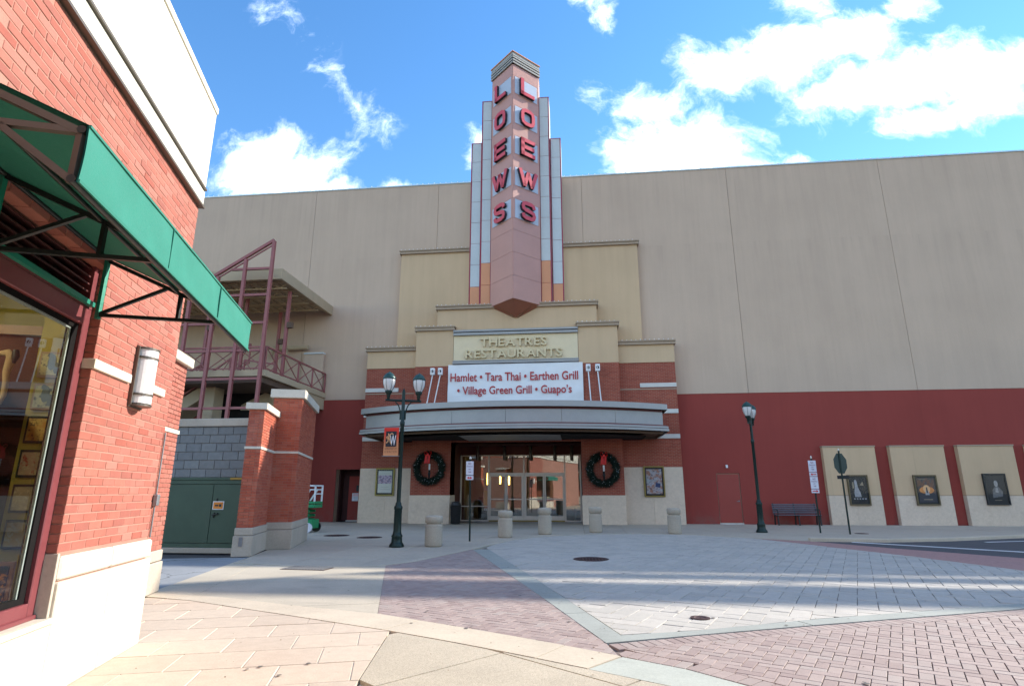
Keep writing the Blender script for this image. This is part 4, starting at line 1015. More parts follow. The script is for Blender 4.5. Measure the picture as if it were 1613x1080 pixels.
# ------------ wreaths
def wreath(x, z, lab, rev):
    t = thing('wreath', lab, 'wreath', (x, 27.0, z), 'christmas wreaths on the brick piers')
    rnd = random.Random(3 if rev else 5)
    V = []; F = []
    core_ = MB()
    N = 32
    pts = [(x + 0.61 * math.cos(2 * PI * k / N), 27.02, z + 0.63 * math.sin(2 * PI * k / N)) for k in range(N + 1)]
    core_.tube(pts, 0.105, 8, False)
    mbn = MB()
    for k in range(5200):
        a = rnd.uniform(0, 2 * PI); b = rnd.uniform(0, 2 * PI)
        rr = 0.12 + abs(rnd.gauss(0, .035)) + 0.025 * math.sin(9 * a)
        c = Vector((x + math.cos(a) * (0.61 + .085 * math.cos(b)), 27.02 + .085 * math.sin(b), z + math.sin(a) * (0.63 + .085 * math.cos(b))))
        d = Vector((math.cos(a) * math.cos(b), math.sin(b), math.sin(a) * math.cos(b))) + Vector((rnd.gauss(0, .5), rnd.gauss(0, .5), rnd.gauss(0, .5)))
        d.normalize(); s_ = d.cross(Vector((rnd.gauss(0, 1), rnd.gauss(0, 1), rnd.gauss(0, 1)))).normalized() * 0.010
        if c.y + d.y * rr > 27.19: continue
        mbn.add([c - s_, c + s_, c + d * rr], [(0, 1, 2)])
    core_.build('ring', M_pine, t)
    o = mbn.build('foliage', M_pine, t); o['kind'] = 'stuff'
    lt = MB()
    for k in range(46):
        a = rnd.uniform(0, 2 * PI); r = rnd.uniform(.47, .77); c = Vector((x + r * math.cos(a), 26.86, z + r * math.sin(a))); q = 0.008
        lt.box(c.x - q, c.x + q, c.y - q, c.y + q, c.z - q, c.z + q)
    o = lt.build('tiny_lights', M_white, t); o['kind'] = 'stuff'
    bz = z + 0.60; bx = x + (-0.03 if rev else 0.05)
    bw_ = MB()
    for sg in (-1, 1):
        loop = [(bx, 26.84, bz + .02), (bx + sg * .07, 26.80, bz + .13), (bx + sg * .15, 26.80, bz + .14), (bx + sg * .17, 26.82, bz + .05), (bx + sg * .08, 26.81, bz - .02), (bx, 26.83, bz)]
        for i in range(5):
            p, q = Vector(loop[i]), Vector(loop[i + 1]); w = Vector((0, 0.05, 0.03))
            bw_.add([p - w, q - w, q + w, p + w, p - w + Vector((0, -.012, 0)), q - w + Vector((0, -.012, 0)), q + w + Vector((0, -.012, 0)), p + w + Vector((0, -.012, 0))], [(0, 1, 2, 3), (7, 6, 5, 4), (0, 4, 5, 1), (3, 2, 6, 7)])
        tl = [(bx + sg * .02, bz), (bx + sg * .12, bz), (bx + sg * (.09 if sg > 0 else .17), bz - .42), (bx + sg * .08, bz - .37), (bx + sg * .0, bz - .40)]
        bw_.facade(tl, 26.80 + .01 * sg, 26.815 + .01 * sg)
    bw_.box(bx - .05, bx + .05, 26.77, 26.85, bz - .05, bz + .06)
    bw_.build('bow', M_bow, t, bevel=0.004)
    MB().lathe([(0, z + 0.20), (.035, z + .20), (.04, z + .16), (.04, z - .08), (0, z - .08)], (x + .03, 26.95, 0), 12).build('candle', M_white, t)
    MB().lathe([(0, z - .08), (.045, z - .08), (.05, z - .2), (.075, z - .24), (.05, z - .28), (.04, z - .42), (0, z - .44)], (x + .03, 26.95, 0), 12).build('candle_holder', M_black, t)
    MB().bar((x + .03, 27.05, z + .55), (x + .03, 27.05, z - .6), 0.02).build('hanger', M_black, t)
wreath(-6.86, 2.50, 'dark pine wreath with red bow on the left brick pier', True)
wreath(1.22, 2.40, 'pine wreath with bright red bow on the right brick pier', False)

# ------------ poster cases
def poster_case(x0, x1, z0, z1, yf, lab, art, frame=M_brass, inner=M_black, grp='framed film posters on the wall'):
    t = thing('poster_case', lab, 'poster case', ((x0 + x1) / 2, yf, (z0 + z1) / 2), grp)
    w = 0.055
    MB().box(x0, x1, yf - 0.09, yf, z1 - w, z1).box(x0, x1, yf - 0.09, yf, z0, z0 + w).box(x0, x0 + w, yf - 0.09, yf, z0 + w, z1 - w).box(x1 - w, x1, yf - 0.09, yf, z0 + w, z1 - w).build('frame', frame, t, bevel=0.008)
    MB().box(x0 + w, x1 - w, yf - 0.05, yf - 0.002, z0 + w, z1 - w).build('backing', inner, t)
    bdx = x0 + w + 0.065, x1 - w - 0.065, z0 + w + 0.075, z1 - w - 0.075
    sh_ = MB().box(bdx[0], bdx[1], yf - 0.058, yf - 0.05, bdx[2], bdx[3]).build('poster', art['bg'], t)
    for (nm, m, polys) in art['shapes']:
        mb = MB()
        for pl in polys: mb.facade([(bdx[0] + u * (bdx[1] - bdx[0]), bdx[2] + v * (bdx[3] - bdx[2])) for u, v in pl], yf - 0.0615 - art.get('k', 0) , yf - 0.0582)
        art['k'] = art.get('k', 0) + 0.0007
        mb.build(nm, m, t)
    MB().box(x0 + w, x1 - w, yf - 0.082, yf - 0.078, z0 + w, z1 - w).build('glass', M_postgl, t)
def rect(u0, u1, v0, v1): return [(u0, v0), (u1, v0), (u1, v1), (u0, v1)]
def ell(cu, cv, ru, rv, n=18): return [(cu + ru * math.cos(2 * PI * i / n), cv + rv * math.sin(2 * PI * i / n)) for i in range(n)]
def mix_art(name, c1, c2, c3, sc=6):
    if name in MAT: return MAT[name]
    m, t, b = base(name, 0.5); g = t.n('ShaderNodeNewGeometry').outputs['Position']
    f = t.noise(g, sc, 5, 0.6); f2 = t.noise(g, sc * 2.3, 5, 0.6)
    c = t.mix(t.ramp(f, 0.4, 0.6), c1, c2); c = t.mix(t.ramp(f2, 0.52, 0.64), c, c3); t.L.new(c, b.inputs['Base Color']); MAT[name] = m; return m
pale = solid('poster_pale', (0.34, 0.34, 0.35), 0.5, var=0.2, scale=9); ink = solid('poster_ink', (0.04, 0.04, 0.05), 0.5)
gold = solid('poster_gold', (0.30, 0.24, 0.16), 0.5, var=0.2)
poster_case(-9.60, -8.68, 1.25, 2.53, 27.6, 'brass framed poster with purple picture on white, left of the entrance',
    {'bg': solid('poster_white', (0.52, 0.54, 0.50), 0.5, var=0.04), 'shapes': [('picture', mix_art('art_purple', (0.10, 0.09, 0.20), (0.42, 0.36, 0.5), (0.5, 0.25, 0.28), 9), [rect(0.02, 0.98, .42, .80)]), ('title', solid('poster_grey', (.3, .3, .3), .5), [rect(.12, .85, .87, .885), rect(.2, .8, .26, .275), rect(.15, .9, .16, .175)])]})
poster_case(3.07, 4.0, 1.205, 2.56, 27.6, 'brass framed poster of a reddish crowd scene, right of the entrance',
    {'bg': mix_art('art_crowd', (0.42, 0.40, 0.42), (0.35, 0.16, 0.10), (0.06, 0.06, 0.10), 6), 'shapes': [('picture', solid('art_blue', (0.03, 0.05, 0.14), .5), [[(.55, .28), (.85, .25), (.9, .42), (.6, .45)]]), ('title', pale, [[(.05, .95), (.9, .80), (.9, .83), (.1, .98)], [(.0, .45), (.6, .50), (.7, .56), (.0, .60)]])]})
ybay = D0 - 0.262
bronze = solid('aged_bronze_frame', (0.13, 0.10, 0.055), 0.4, 0.5)
poster_case(12.08, 12.96, 0.84, 2.16, ybay, 'bronze framed dark film poster with a pale standing figure, beside the stop sign',
    {'bg': mix_art('art_dark1', (0.01, 0.013, 0.016), (0.03, 0.026, 0.025), (0.05, 0.04, 0.03), 4), 'shapes': [('figure', pale, [[(.20, .22), (.62, .22), (.58, .40), (.45, .62), (.42, .86), (.34, .94), (.26, .88), (.26, .62), (.18, .40)]]), ('figure', gold, [[(.10, .55), (.22, .60), (.2, .85), (.12, .82)], [(.6, .7), (.85, .68), (.8, .85)]]), ('title', pale, [rect(.1 + .18 * k, .2 + .18 * k, .12, .17) for k in range(5)])]}, bronze)
poster_case(14.87, 15.83, 0.85, 2.15, ybay, 'bronze framed film poster with an orange sunset glow, between two others',
    {'bg': mix_art('art_sunset', (0.05, 0.05, 0.055), (0.16, 0.07, 0.04), (0.07, 0.065, 0.065), 3), 'shapes': [('glow', solid('art_orange', (0.62, 0.23, 0.06), .5, var=.2, scale=8), [ell(.5, .5, .42, .15)]), ('glow', solid('art_peach', (0.72, 0.42, 0.2), .5, var=.2), [ell(.5, .55, .2, .16)]), ('ground', ink, [[(0, .0), (1, 0), (1, .34), (.8, .38), (.6, .33), (.3, .36), (0, .40)]]), ('figure', pale, [[(.38, .30), (.62, .30), (.58, .46), (.5, .52), (.42, .46)]]), ('figure', ink, [[(.46, .38), (.55, .38), (.54, .58), (.50, .64), (.46, .58)]]), ('title', gold, [rect(.25, .75, .10, .13), rect(.12, .5, .93, .945)])]}, bronze)
poster_case(17.73, 18.66, 0.87, 2.20, ybay, 'black framed film poster with a grey seated portrait, rightmost on the wall',
    {'bg': solid('art_black', (0.012, 0.012, 0.013), .5), 'shapes': [('figure', solid('art_grey', (0.13, 0.13, 0.13), .5, var=.3, scale=12), [[(.22, .16), (.8, .22), (.84, .42), (.62, .60), (.44, .60), (.26, .48)]]), ('figure', solid('art_skin', (0.33, 0.31, 0.29), .5, var=.3, scale=12), [ell(.52, .72, .11, .13), [(.40, .38), (.60, .36), (.56, .56), (.46, .56)]]), ('title', gold, [rect(.3, .7, .06, .075)])]}, M_black)

# ------------ fire stair and deck at the left
FS = thing('fire_stair', 'tan concrete deck and stair with canopy behind a dusty maroon steel grid', 'stair structure', (-16, 24, 0))
MB().box(-26, -12.8, 22.25, 28.28, 6.10, 6.36).build('deck', M_tan, FS, bevel=0.01)
MB().box(-26, -12.95, 22.4, 28.28, 5.85, 6.10).build('deck_beam', M_soffit, FS)
cp = MB().box(-26, -12.96, 22.96, 28.27, 10.86, 11.02).box(-26, -12.8, 22.8, 22.95, 10.60, 11.10).box(-12.95, -12.8, 22.952, 28.28, 10.60, 11.10).build('canopy', M_tan, FS, bevel=0.01)
mb = MB()
for k in range(26):          # corrugated deck ribs under the canopy
    x = -25.8 + k * 0.5; mb.box(x, x + 0.2, 22.96, 28.2, 10.80, 10.858)
mb.build('ribs', M_tan, cp)
M_truss = solid('tan_steel', (0.50, 0.37, 0.22), 0.5, var=0.08)
for y in (23.6, 24.7, 25.8, 26.9):
    mb = MB().bar((-25.9, y, 10.45), (-12.96, y, 10.45), 0.05).bar((-25.9, y, 10.77), (-12.96, y, 10.77), 0.05)
    for k in range(26): x = -25.8 + k * 0.5; mb.bar((x, y, 10.45 if k % 2 else 10.77), (x + 0.5, y, 10.77 if k % 2 else 10.45), 0.03)
    mb.build('joist', M_truss, cp)
def fbar(pts, w=0.11, nm='steel_frame'):
    mb = MB()
    for p, q in pts: mb.bar(p, q, w)
    return mb.build(nm, M_maroonst, FS)
Yf = 22.0
for x, zt_ in ((-12.87, 12.05), (-14.08, 11.25), (-15.27, 10.5), (-16.45, 9.75), (-17.6, 9.0)): fbar([((x, Yf, 0), (x, Yf, zt_))], 0.13, 'post')
fbar([((-12.87, Yf, 12.1), (-19.5, Yf, 8.08))], 0.12, 'raking_beam')
fbar([((-12.95, Yf, 11.85), (-15.3, Yf, 10.42))], 0.05, 'raking_beam')
for z, x1 in ((10.80, -14.7), (9.60, -17.1), (8.35, -19.2), (7.15, -19.5), (5.945, -19.5), (4.73, -19.5)): fbar([((-12.87, Yf + 0.03, z), (x1, Yf + 0.03, z))], 0.10, 'crossbar')
# slim posts under the canopy
for x, y in ((-13.1, 24.2), (-15.6, 24.9), (-17.0, 24.2), (-15.0, 27.0)):
    fbar([((x, y, 6.36), (x, y, 10.5))], 0.13, 'canopy_post')
    MB().box(x + .05, x + .28, y - .12, y + .1, 8.72, 8.98).build('lamp_box', M_soffit, FS)
# railings
def rail(p, q, n, nm='railing'):
    p, q = Vector(p), Vector(q); h = Vector((0, 0, 1.0)); mb = MB()
    mb.bar(p + h, q + h, 0.07).bar(p + h * .08, q + h * .08, 0.05)
    for i in range(n + 1): a = p.lerp(q, i / n); mb.bar(a, a + h, 0.06)
    for i in range(n):
        a, b = p.lerp(q, i / n), p.lerp(q, (i + 1) / n)
        mb.bar(a + h * .08, b + h * .98, 0.03).bar(a + h * .98, b + h * .08, 0.03)
    return mb.build(nm, M_maroonst, FS)
rail((-12.86, 22.3, 6.36), (-12.86, 28.2, 6.36), 4)
rail((-12.9, 22.3, 6.36), (-17.9, 22.3, 6.36), 4)
rail((-15.2, 24.6, 6.36), (-13.6, 24.6, 6.1), 2); rail((-17.5, 25.6, 6.0), (-15.6, 25.6, 7.4), 2)
MB().box(-16.22, -15.55, 23.2, 23.9, 0, 6.05).build('column', M_tan, FS, bevel=0.02)
MB().box(-12.98, -12.86, 26.5, 28.28, 5.5, 6.1).box(-13.3, -12.83, 25.4, 26.1, 5.6, 6.1).build('deck_bracket', M_tan, FS)
MB().add([(-20, 23.3, 3.0), (-16.3, 23.3, 5.3), (-16.3, 23.3, 5.9), (-20, 23.3, 3.6), (-20, 24.5, 3.0), (-16.3, 24.5, 5.3), (-16.3, 24.5, 5.9), (-20, 24.5, 3.6)], [(0, 1, 2, 3), (7, 6, 5, 4), (0, 4, 5, 1), (1, 5, 6, 2), (2, 6, 7, 3), (3, 7, 4, 0)]).build('stair_flight', M_tan, FS)
rail((-19.6, 23.25, 3.9), (-16.4, 23.25, 5.85), 3, 'stair_railing')
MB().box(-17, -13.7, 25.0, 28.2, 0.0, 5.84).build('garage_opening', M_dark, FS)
MB().add([(-15.3, 24.9, 5.05), (-12.9, 24.9, 5.05), (-12.9, 24.9, 5.5), (-14.2, 24.9, 5.85), (-15.3, 24.9, 5.3)], [(0, 1, 2, 3, 4)]).build('garage_header', M_tan, FS)
MB().tube([(-15.9, 28.0, 8.35), (-15.75, 28.0, 8.78), (-13.85, 28.0, 8.78)], 0.12, 12).build('drain_pipe', M_tan, FS)
MB().tube([(-15.0, 28.0, 7.5), (-15.0, 28.0, 8.7)], 0.07, 10).build('drain_pipe', M_tan, FS)
MB().box(-14.06, -12.98, 28.05, 28.28, 6.4, 8.42).build('service_cabinet', M_wall, FS, bevel=0.01)
MB().box(-14.06, -12.98, 28.0, 28.28, 8.42, 8.50).build('cabinet_cap', M_greyp, FS)

# ------------ block enclosure and green doors
Yc = 13.9
CM = thing('block_enclosure', 'grey block wall with a pale coping above dark green steel doors', 'wall', (-9.5, Yc, 0))
MB().box(-12.5, -8.0, Yc + 0.03, Yc + 0.2, 0, 3.035).build('wall', M_mortar2, CM)
MB().box(-12.5, -8.18, Yc - 0.05, Yc + 0.25, 3.035, 3.235).build('coping', M_stone2, CM, bevel=0.012)
brick_field(Frame((0, 0), (1, 0), (0, -1)), -11.6, -8.05, 1.76, 3.035, -Yc, CM, M_cmu, (), 0.397, 0.198, 0.19, 0.4095, 0.2125, 300, 'block', 0.004)
gd = MB().box(-12.5, -8.1, Yc - 0.06, Yc + 0.02, 1.70, 1.76).box(-12.5, -8.1, Yc - 0.04, Yc + 0.02, 1.60, 1.70).box(-12.5, -8.1, Yc - 0.05, Yc + .02, 0.10, 0.20).build('door_frame', M_dgreen, CM, bevel=0.006)
MB().box(-12.4, -8.99, Yc - 0.03, Yc + 0.01, 0.21, 1.595).build('green_door', M_dgreen, CM, bevel=0.004)
MB().box(-8.98, -8.12, Yc - 0.03, Yc + 0.01, 0.21, 1.595).build('green_door', M_dgreen, CM, bevel=0.004)
MB().box(-12.5, -8.1, Yc - 0.12, Yc + 0.02, -0.02, 0.10).build('sill', M_stone2, CM, bevel=0.01)
MB().box(-8.95, -8.66, Yc - 0.04, Yc - 0.032, 0.99, 1.19).build('warning_sign', M_white, CM)
MB().box(-8.93, -8.68, Yc - 0.045, Yc - 0.041, 1.01, 1.17).build('warning_face', M_orange, CM)
MB().box(-8.89, -8.80, Yc - 0.049, Yc - 0.046, 1.07, 1.11).box(-8.78, -8.72, Yc - 0.049, Yc - 0.046, 1.06, 1.12).box(-8.87, -8.84, Yc - .049, Yc - .03, 1.19, 1.26).build('warning_mark', M_black, CM)
MB().bar((-8.93, Yc - 0.06, 0.86), (-8.78, Yc - 0.06, 0.90), 0.03).bar((-8.90, Yc - .05, 0.80), (-8.88, Yc - .05, .92), .025).build('handle', M_black, CM)
MB().box(-8.55, -8.13, Yc - 0.075, Yc - 0.062, 1.705, 1.755).build('hazard_strip', solid('hazard_yellow', (0.4, 0.22, 0.03), 0.6), CM)
# brick piers of the enclosure
def pier(name, lab, s0, s1, p0, p1, zb, zbrick, zcap, zband, mats=M_brick2, grp='brick piers with pale caps', capo=0.07, blocks=True):
    s1 = s0 + round((s1 - s0) / 0.10665) * 0.10665
    c = LF((s0 + s1) / 2, (p0 + p1) / 2, 0)
    t = thing(name, lab, 'brick pier', c, grp)
    MB(LF).box(s0 + .012, s1 - .012, p0 + .012, p1 - .012, zb - .05, zbrick).build('core', M_mortar, t)
    MB(LF).box(s0 - .035, s1 + .035, p0 - .035, p1 + .035, 0, zb * 0.72).build('base', M_stone2, t, bevel=0.01)
    MB(LF).box(s0 - .02, s1 + .02, p0 - .02, p1 + .02, zb * 0.72 + 0.008, zb).build('base', M_stone2, t, bevel=0.012)
    MB(LF).box(s0 - capo, s1 + capo, p0 - capo, p1 + capo, zbrick, zcap - 0.05).build('cap', M_stone, t, bevel=0.012)
    MB(LF).add([LF(a, b, z) for (a, b, z) in ((s0 - capo, p0 - capo, zcap - .05), (s1 + capo, p0 - capo, zcap - .05), (s1 + capo, p1 + capo, zcap - .05), (s0 - capo, p1 + capo, zcap - .05), ((s0 * .7 + s1 * .3), (p0 + p1) / 2, zcap), ((s0 * .3 + s1 * .7), (p0 + p1) / 2, zcap))], [(0, 4, 5, 1), (1, 5, 2), (2, 5, 4, 3), (3, 4, 0)]).build('cap_top', M_stone, t)
    if zband: MB(LF).box(s0 - .015, s1 + .015, p0 - .015, p1 + .015, zband - 0.03, zband + 0.03).build('stone_band', M_stone, t, bevel=0.004)
    holes = ((-99, 99, zband - 0.03, zband + 0.03),) if zband else ()
    brick_field(LF, s0, s1, zb, zbrick, p1, t, mats, holes, limit=170)
    # end face towards the camera
    brick_field(LF, p0, p1 - 0.1, zb, zbrick, s0 , t, mats, holes, along='b-', limit=110, D=0.098)
    return t
pier('brick_pier', 'lower red brick pier with sloped pale cap beside the green doors', 14.67, 16.26, -3.40, -3.05, 0.62, 3.32, 3.53, 2.42)
pier('brick_pier', 'taller and farther red brick pier with pale cap, right of the lower one', 16.28, 19.25, -3.2, -2.45, 0.66, 3.86, 4.14, 2.42)
pier('brick_pier', 'sunlit brick pier with pale cap just beyond the shop corner', 9.25, 9.86, -4.2, -3.29, 0.585, 3.33, 3.53, 2.30, M_brick)
MB(LF).box(14.62, 14.635, -3.30, -3.22, 0.22, 0.42).build('hose_box', M_grey, [o for o in COL.objects if o.name == 'brick_pier'][0])
# scissor lift behind the pier
SL = thing('scissor_lift', 'small green scissor lift with white guard rail behind the brick pier', 'scissor lift', (-9.9, 21, 0))
mb = MB()
for y in (20.7, 21.3):
    for x in (-10.9, -10.2, -9.46): mb.bar((x, y, 1.05), (x, y, 1.66), 0.05)
    mb.bar((-10.9, y, 1.64), (-9.46, y, 1.64), 0.05).bar((-10.9, y, 1.50), (-9.46, y, 1.50), 0.035).bar((-10.2, y, 1.1), (-9.95, y, 1.5), .05).bar((-9.9, y, 1.1), (-9.65, y, 1.5), .05)
for x in (-10.9, -9.46): mb.bar((x, 20.7, 1.64), (x, 21.3, 1.64), 0.05).bar((x, 20.7, 1.35), (x, 21.3, 1.35), 0.035)
mb.build('guard_rail', M_white, SL)
MB().box(-10.95, -9.43, 20.65, 21.35, 1.00, 1.08).box(-10.95, -9.43, 20.65, 21.35, 0.86, 0.98).build('platform', M_lgreen, SL, bevel=0.01)
mb = MB()
for k in range(3):
    z = 0.45 + k * 0.15
    for y in (20.75, 21.25): mb.bar((-10.8, y, z), (-9.65, y, z + .13), 0.06).bar((-9.65, y, z), (-10.8, y, z + .13), 0.06)
mb.build('scissor_arms', M_lgreen, SL)
MB().box(-10.9, -9.5, 20.68, 21.32, 0.14, 0.46).build('chassis', M_lgreen, SL, bevel=0.02)
for x in (-10.7, -9.62):
    for y in (20.60, 21.34): 
        mb = MB(); ring = [(x + .17 * math.cos(a * PI / 10), y, 0.17 + .17 * math.sin(a * PI / 10)) for a in range(20)]
        mb.add(ring + [(v[0], v[1] + .08, v[2]) for v in ring], [tuple(range(20)), tuple(range(39, 19, -1))] + [(i, i + 20, (i + 1) % 20 + 20, (i + 1) % 20) for i in range(20)]).build('wheel', M_signw if y < 21 else M_black, SL)

# ================================================================== SHOP AT THE LEFT
SH = thing('shop_building', 'sunlit red brick shop corner with cream parapet and a large display window', 'building', tuple(LF(3, -2.4, 0)))
PW = -2.33
S1 = 6.63
mb = MB(LF)
mb.box(4.965, S1 - .01, PW - 0.14, PW - 0.004, 0.0, 4.585).box(-8, 4.965, PW - 0.35, PW - 0.004, 3.17, 4.585).box(-8, 0.4, PW - .35, PW - .004, 0.5, 3.17).box(-8, 4.965, PW - .35, PW - .004, 0, 0.5)
mb.box(-8, S1 - .01, -10, PW - 0.35, 4.3, 4.58)
mb.box(S1 - 0.3, S1 - .01, -10, PW - 0.35, 0, 4.3)
mb.build('mortar_wall', M_mortar, SH)
brick_field(LF, 1.9, S1, 0.975, 4.585, PW, SH, M_brick, ((1.0, 4.95, 0.5, 3.17), (4.95, 6.42, 2.335, 2.415)), limit=300)
# ledge stones, base stones
for a, b in ((4.945, 5.62), (5.97, 6.42)): MB(LF).box(a, b - .006, PW - .1, PW + 0.022, 2.337, 2.413).build('ledge_stone', M_stone, SH, bevel=0.004)
brick_field(LF, 5.625, 5.965, 2.335, 2.40, PW, SH, M_brick, (), limit=4)
for a, b in ((4.985, 5.80), (5.806, S1 + .02)):
    MB(LF).box(a, b, PW - .1, PW + 0.028, 0.785, 0.95).build('base_stone', M_stone, SH, bevel=0.016)
    MB(LF).box(a, b, PW - .1, PW + 0.034, 0.0, 0.772).build('base_stone', M_stone, SH, bevel=0.008)
for a, b in ((0.4, 1.9), (1.906, 3.4), (3.406, 4.979)): MB(LF).box(a, b, PW - .1, PW + 0.034, 0.0, 0.50).build('base_stone', M_stone, SH, bevel=0.008)
MB(LF).box(0.4, 4.98, PW - 0.12, PW + 0.05, 0.505, 0.545).build('sill_stone', M_stone, SH, bevel=0.008)
MB(LF).box(4.95, 4.98, PW - .11, PW + .012, 0.545, 0.972).build('jamb_stone', M_stone2, SH, bevel=0.003)
# cornice band and parapet
MB(LF).box(-8, S1 + .02, PW - .3, PW + 0.035, 4.60, 4.79).build('parapet_band', M_eifs, SH, bevel=0.006)
MB(LF).box(-8, S1 + .02, PW - .3, PW + 0.055, 4.575, 4.60).build('drip_edge', M_bronze, SH)
MB(LF).box(-8, S1 + .0, PW - .3, PW + 0.06, 4.79, 4.812).build('drip_edge', M_bronze, SH)
for a, b in ((-8, 0.2), (0.206, 2.7), (2.706, 5.1), (5.106, S1)): MB(LF).box(a, b, PW - .3, PW + .04, 4.812, 5.81).build('parapet_panel', M_eifs, SH)
MB(LF).box(-8, S1, PW - 2.6, PW - 2.3, 4.58, 5.81).build('parapet_panel', M_eifs, SH)
MB(LF).box(-8, S1 + .03, PW - .36, PW + 0.05, 5.83, 5.91).build('parapet_cap', M_eifs, SH, bevel=0.006)
MB(LF).box(-8, S1 + .01, PW - .34, PW + 0.015, 5.808, 5.83).build('drip_edge', M_bronze, SH)
MB(LF).tube([LF(6.60, PW + .015, 0.97), LF(6.60, PW + .015, 2.0)], 0.008, 6).build('conduit', M_grey, SH)
MB(LF).box(6.56, 6.62, PW, PW + .05, 1.27, 1.38).build('outlet', M_grey, SH, bevel=0.008)
# display window
pf = PW - 0.10
WN = MB(LF)
WN.box(4.86, 4.95, pf - .06, pf + 0.03, 0.56, 2.80).box(0.4, 4.86, pf - .06, pf + .03, 0.56, 0.66).box(0.4, 4.86, pf - .06, pf + .03, 2.66, 2.80).box(0.4, 4.95, pf - .02, pf + .05, 0.545, 0.575)
WN.box(2.55, 2.63, pf - .06, pf + .02, 0.66, 2.66)
WNO = WN.build('window_frame', M_mull, SH, bevel=0.006)
MB(LF).box(4.79, 4.86, pf - .05, pf + 0.0, 0.66, 2.66).box(0.4, 4.79, pf - .05, pf, 0.66, 0.70).box(0.4, 4.79, pf - .05, pf, 2.62, 2.66).build('inner_bead', solid('matt_black', (0.01, 0.009, 0.009), 0.9, spec=0.1), WNO)
MB(LF).box(4.775, 4.79, pf - .03, pf - 0.012, 0.70, 2.62).box(0.4, 4.79, pf - .03, pf - .012, 2.605, 2.62).build('seal', solid('seal_grey', (0.30, 0.34, 0.31), 0.4), WNO)
MB(LF).box(0.4, 4.775, pf - .026, pf - .016, 0.70, 2.605).build('pane', M_shopgl, WNO)
# louvre grille above the window
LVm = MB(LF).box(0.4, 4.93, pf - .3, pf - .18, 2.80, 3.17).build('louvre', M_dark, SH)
MB(LF).box(4.88, 4.95, pf - .18, pf + .03, 2.80, 3.17).box(0.4, 4.88, pf - .1, pf + .03, 2.80, 2.86).build('louvre_frame', M_mull, LVm)
for k in range(5):
    z = 2.87 + k * 0.060
    MB(LF).add([LF(a, b, zz) for a in (0.4, 4.88) for (b, zz) in ((pf + .01, z), (pf + .01, z + .012), (pf - .12, z + .055), (pf - .12, z + .043))], [(0, 1, 5, 4), (1, 2, 6, 5), (2, 3, 7, 6), (3, 0, 4, 7), (0, 3, 2, 1), (4, 5, 6, 7)]).build('louvre_slat', solid('slat_maroon', (0.10, 0.035, 0.035), 0.45, 0.2), LVm)
# shop interior
pi = pf - 0.05
IN = MB(LF).box(-2, 6.3, -6.1, -6.0, 0.0, 3.4).box(6.2, 6.3, -6.0, pi, 0.0, 3.4).build('shop_inner_wall', M_yell, SH)
MB(LF).box(-2, 6.3, -6.1, pi - .2, 3.4, 3.5).build('shop_ceiling', solid('shop_ceiling', (0.5, 0.44, 0.2), 0.8), SH)
MB(LF).box(-2, 6.3, -6.1, pi - .2, 0.0, 0.05).build('shop_floor', M_wood, SH)
MB(LF).box(0.4, 5.6, -3.5, pi - .05, 0.50, 0.58).build('window_ledge', M_wood, SH)
MB(LF).box(-2, 6.2, -5.99, -5.95, 0.05, 2.35).build('wainscot', solid('dark_shelving', (0.07, 0.035, 0.022), 0.7, var=0.4, scale=5), SH)
MB(LF).box(5.47, 5.52, -3.0, -2.49, 0.58, 3.0).build('display_panel', M_yell, SH)
MB(LF).box(5.40, 5.465, -2.745, -2.49, 0.58, 2.95).build('display_post', M_mull, SH)
for a_ in (2.2, 4.2):
    MB(LF).box(a_ - .5, a_ + .5, -4.3, -3.9, 3.33, 3.38).build('ceiling_lamp', solid('shop_lamp', (.9, .85, .6), .5, emit=((1.0, .88, .62), 11.0)), SH)
# framed pictures on the side panel: each a thing of its own
art_m = [mix_art('pic1', (0.50, 0.46, 0.26), (0.42, 0.42, 0.26), (0.12, 0.14, 0.15), 14), mix_art('pic2', (0.46, 0.45, 0.26), (0.36, 0.38, 0.28), (0.10, 0.12, 0.14), 12),
         mix_art('pic3', (0.42, 0.20, 0.04), (0.45, 0.30, 0.08), (0.10, 0.05, 0.02), 18), mix_art('pic4', (0.38, 0.26, 0.18), (0.45, 0.40, 0.25), (0.35, 0.05, 0.04), 12),
         mix_art('pic5', (0.36, 0.30, 0.18), (0.28, 0.25, 0.16), (0.44, 0.40, 0.25), 22), mix_art('pic6', (0.26, 0.22, 0.14), (0.34, 0.30, 0.18), (0.35, 0.40, 0.35), 10)]
labs = ['pale beach picture with a leaping figure, topmost in the shop window', 'pale beach picture with a standing figure, second from top in the shop window', 'orange poppy coloured picture in a black frame in the shop window',
        'black framed red and brown picture under the orange one in the shop window', 'black framed brown collage picture above the lowest one in the shop window', 'black framed picture of a domed building, lowest on the shop panel']
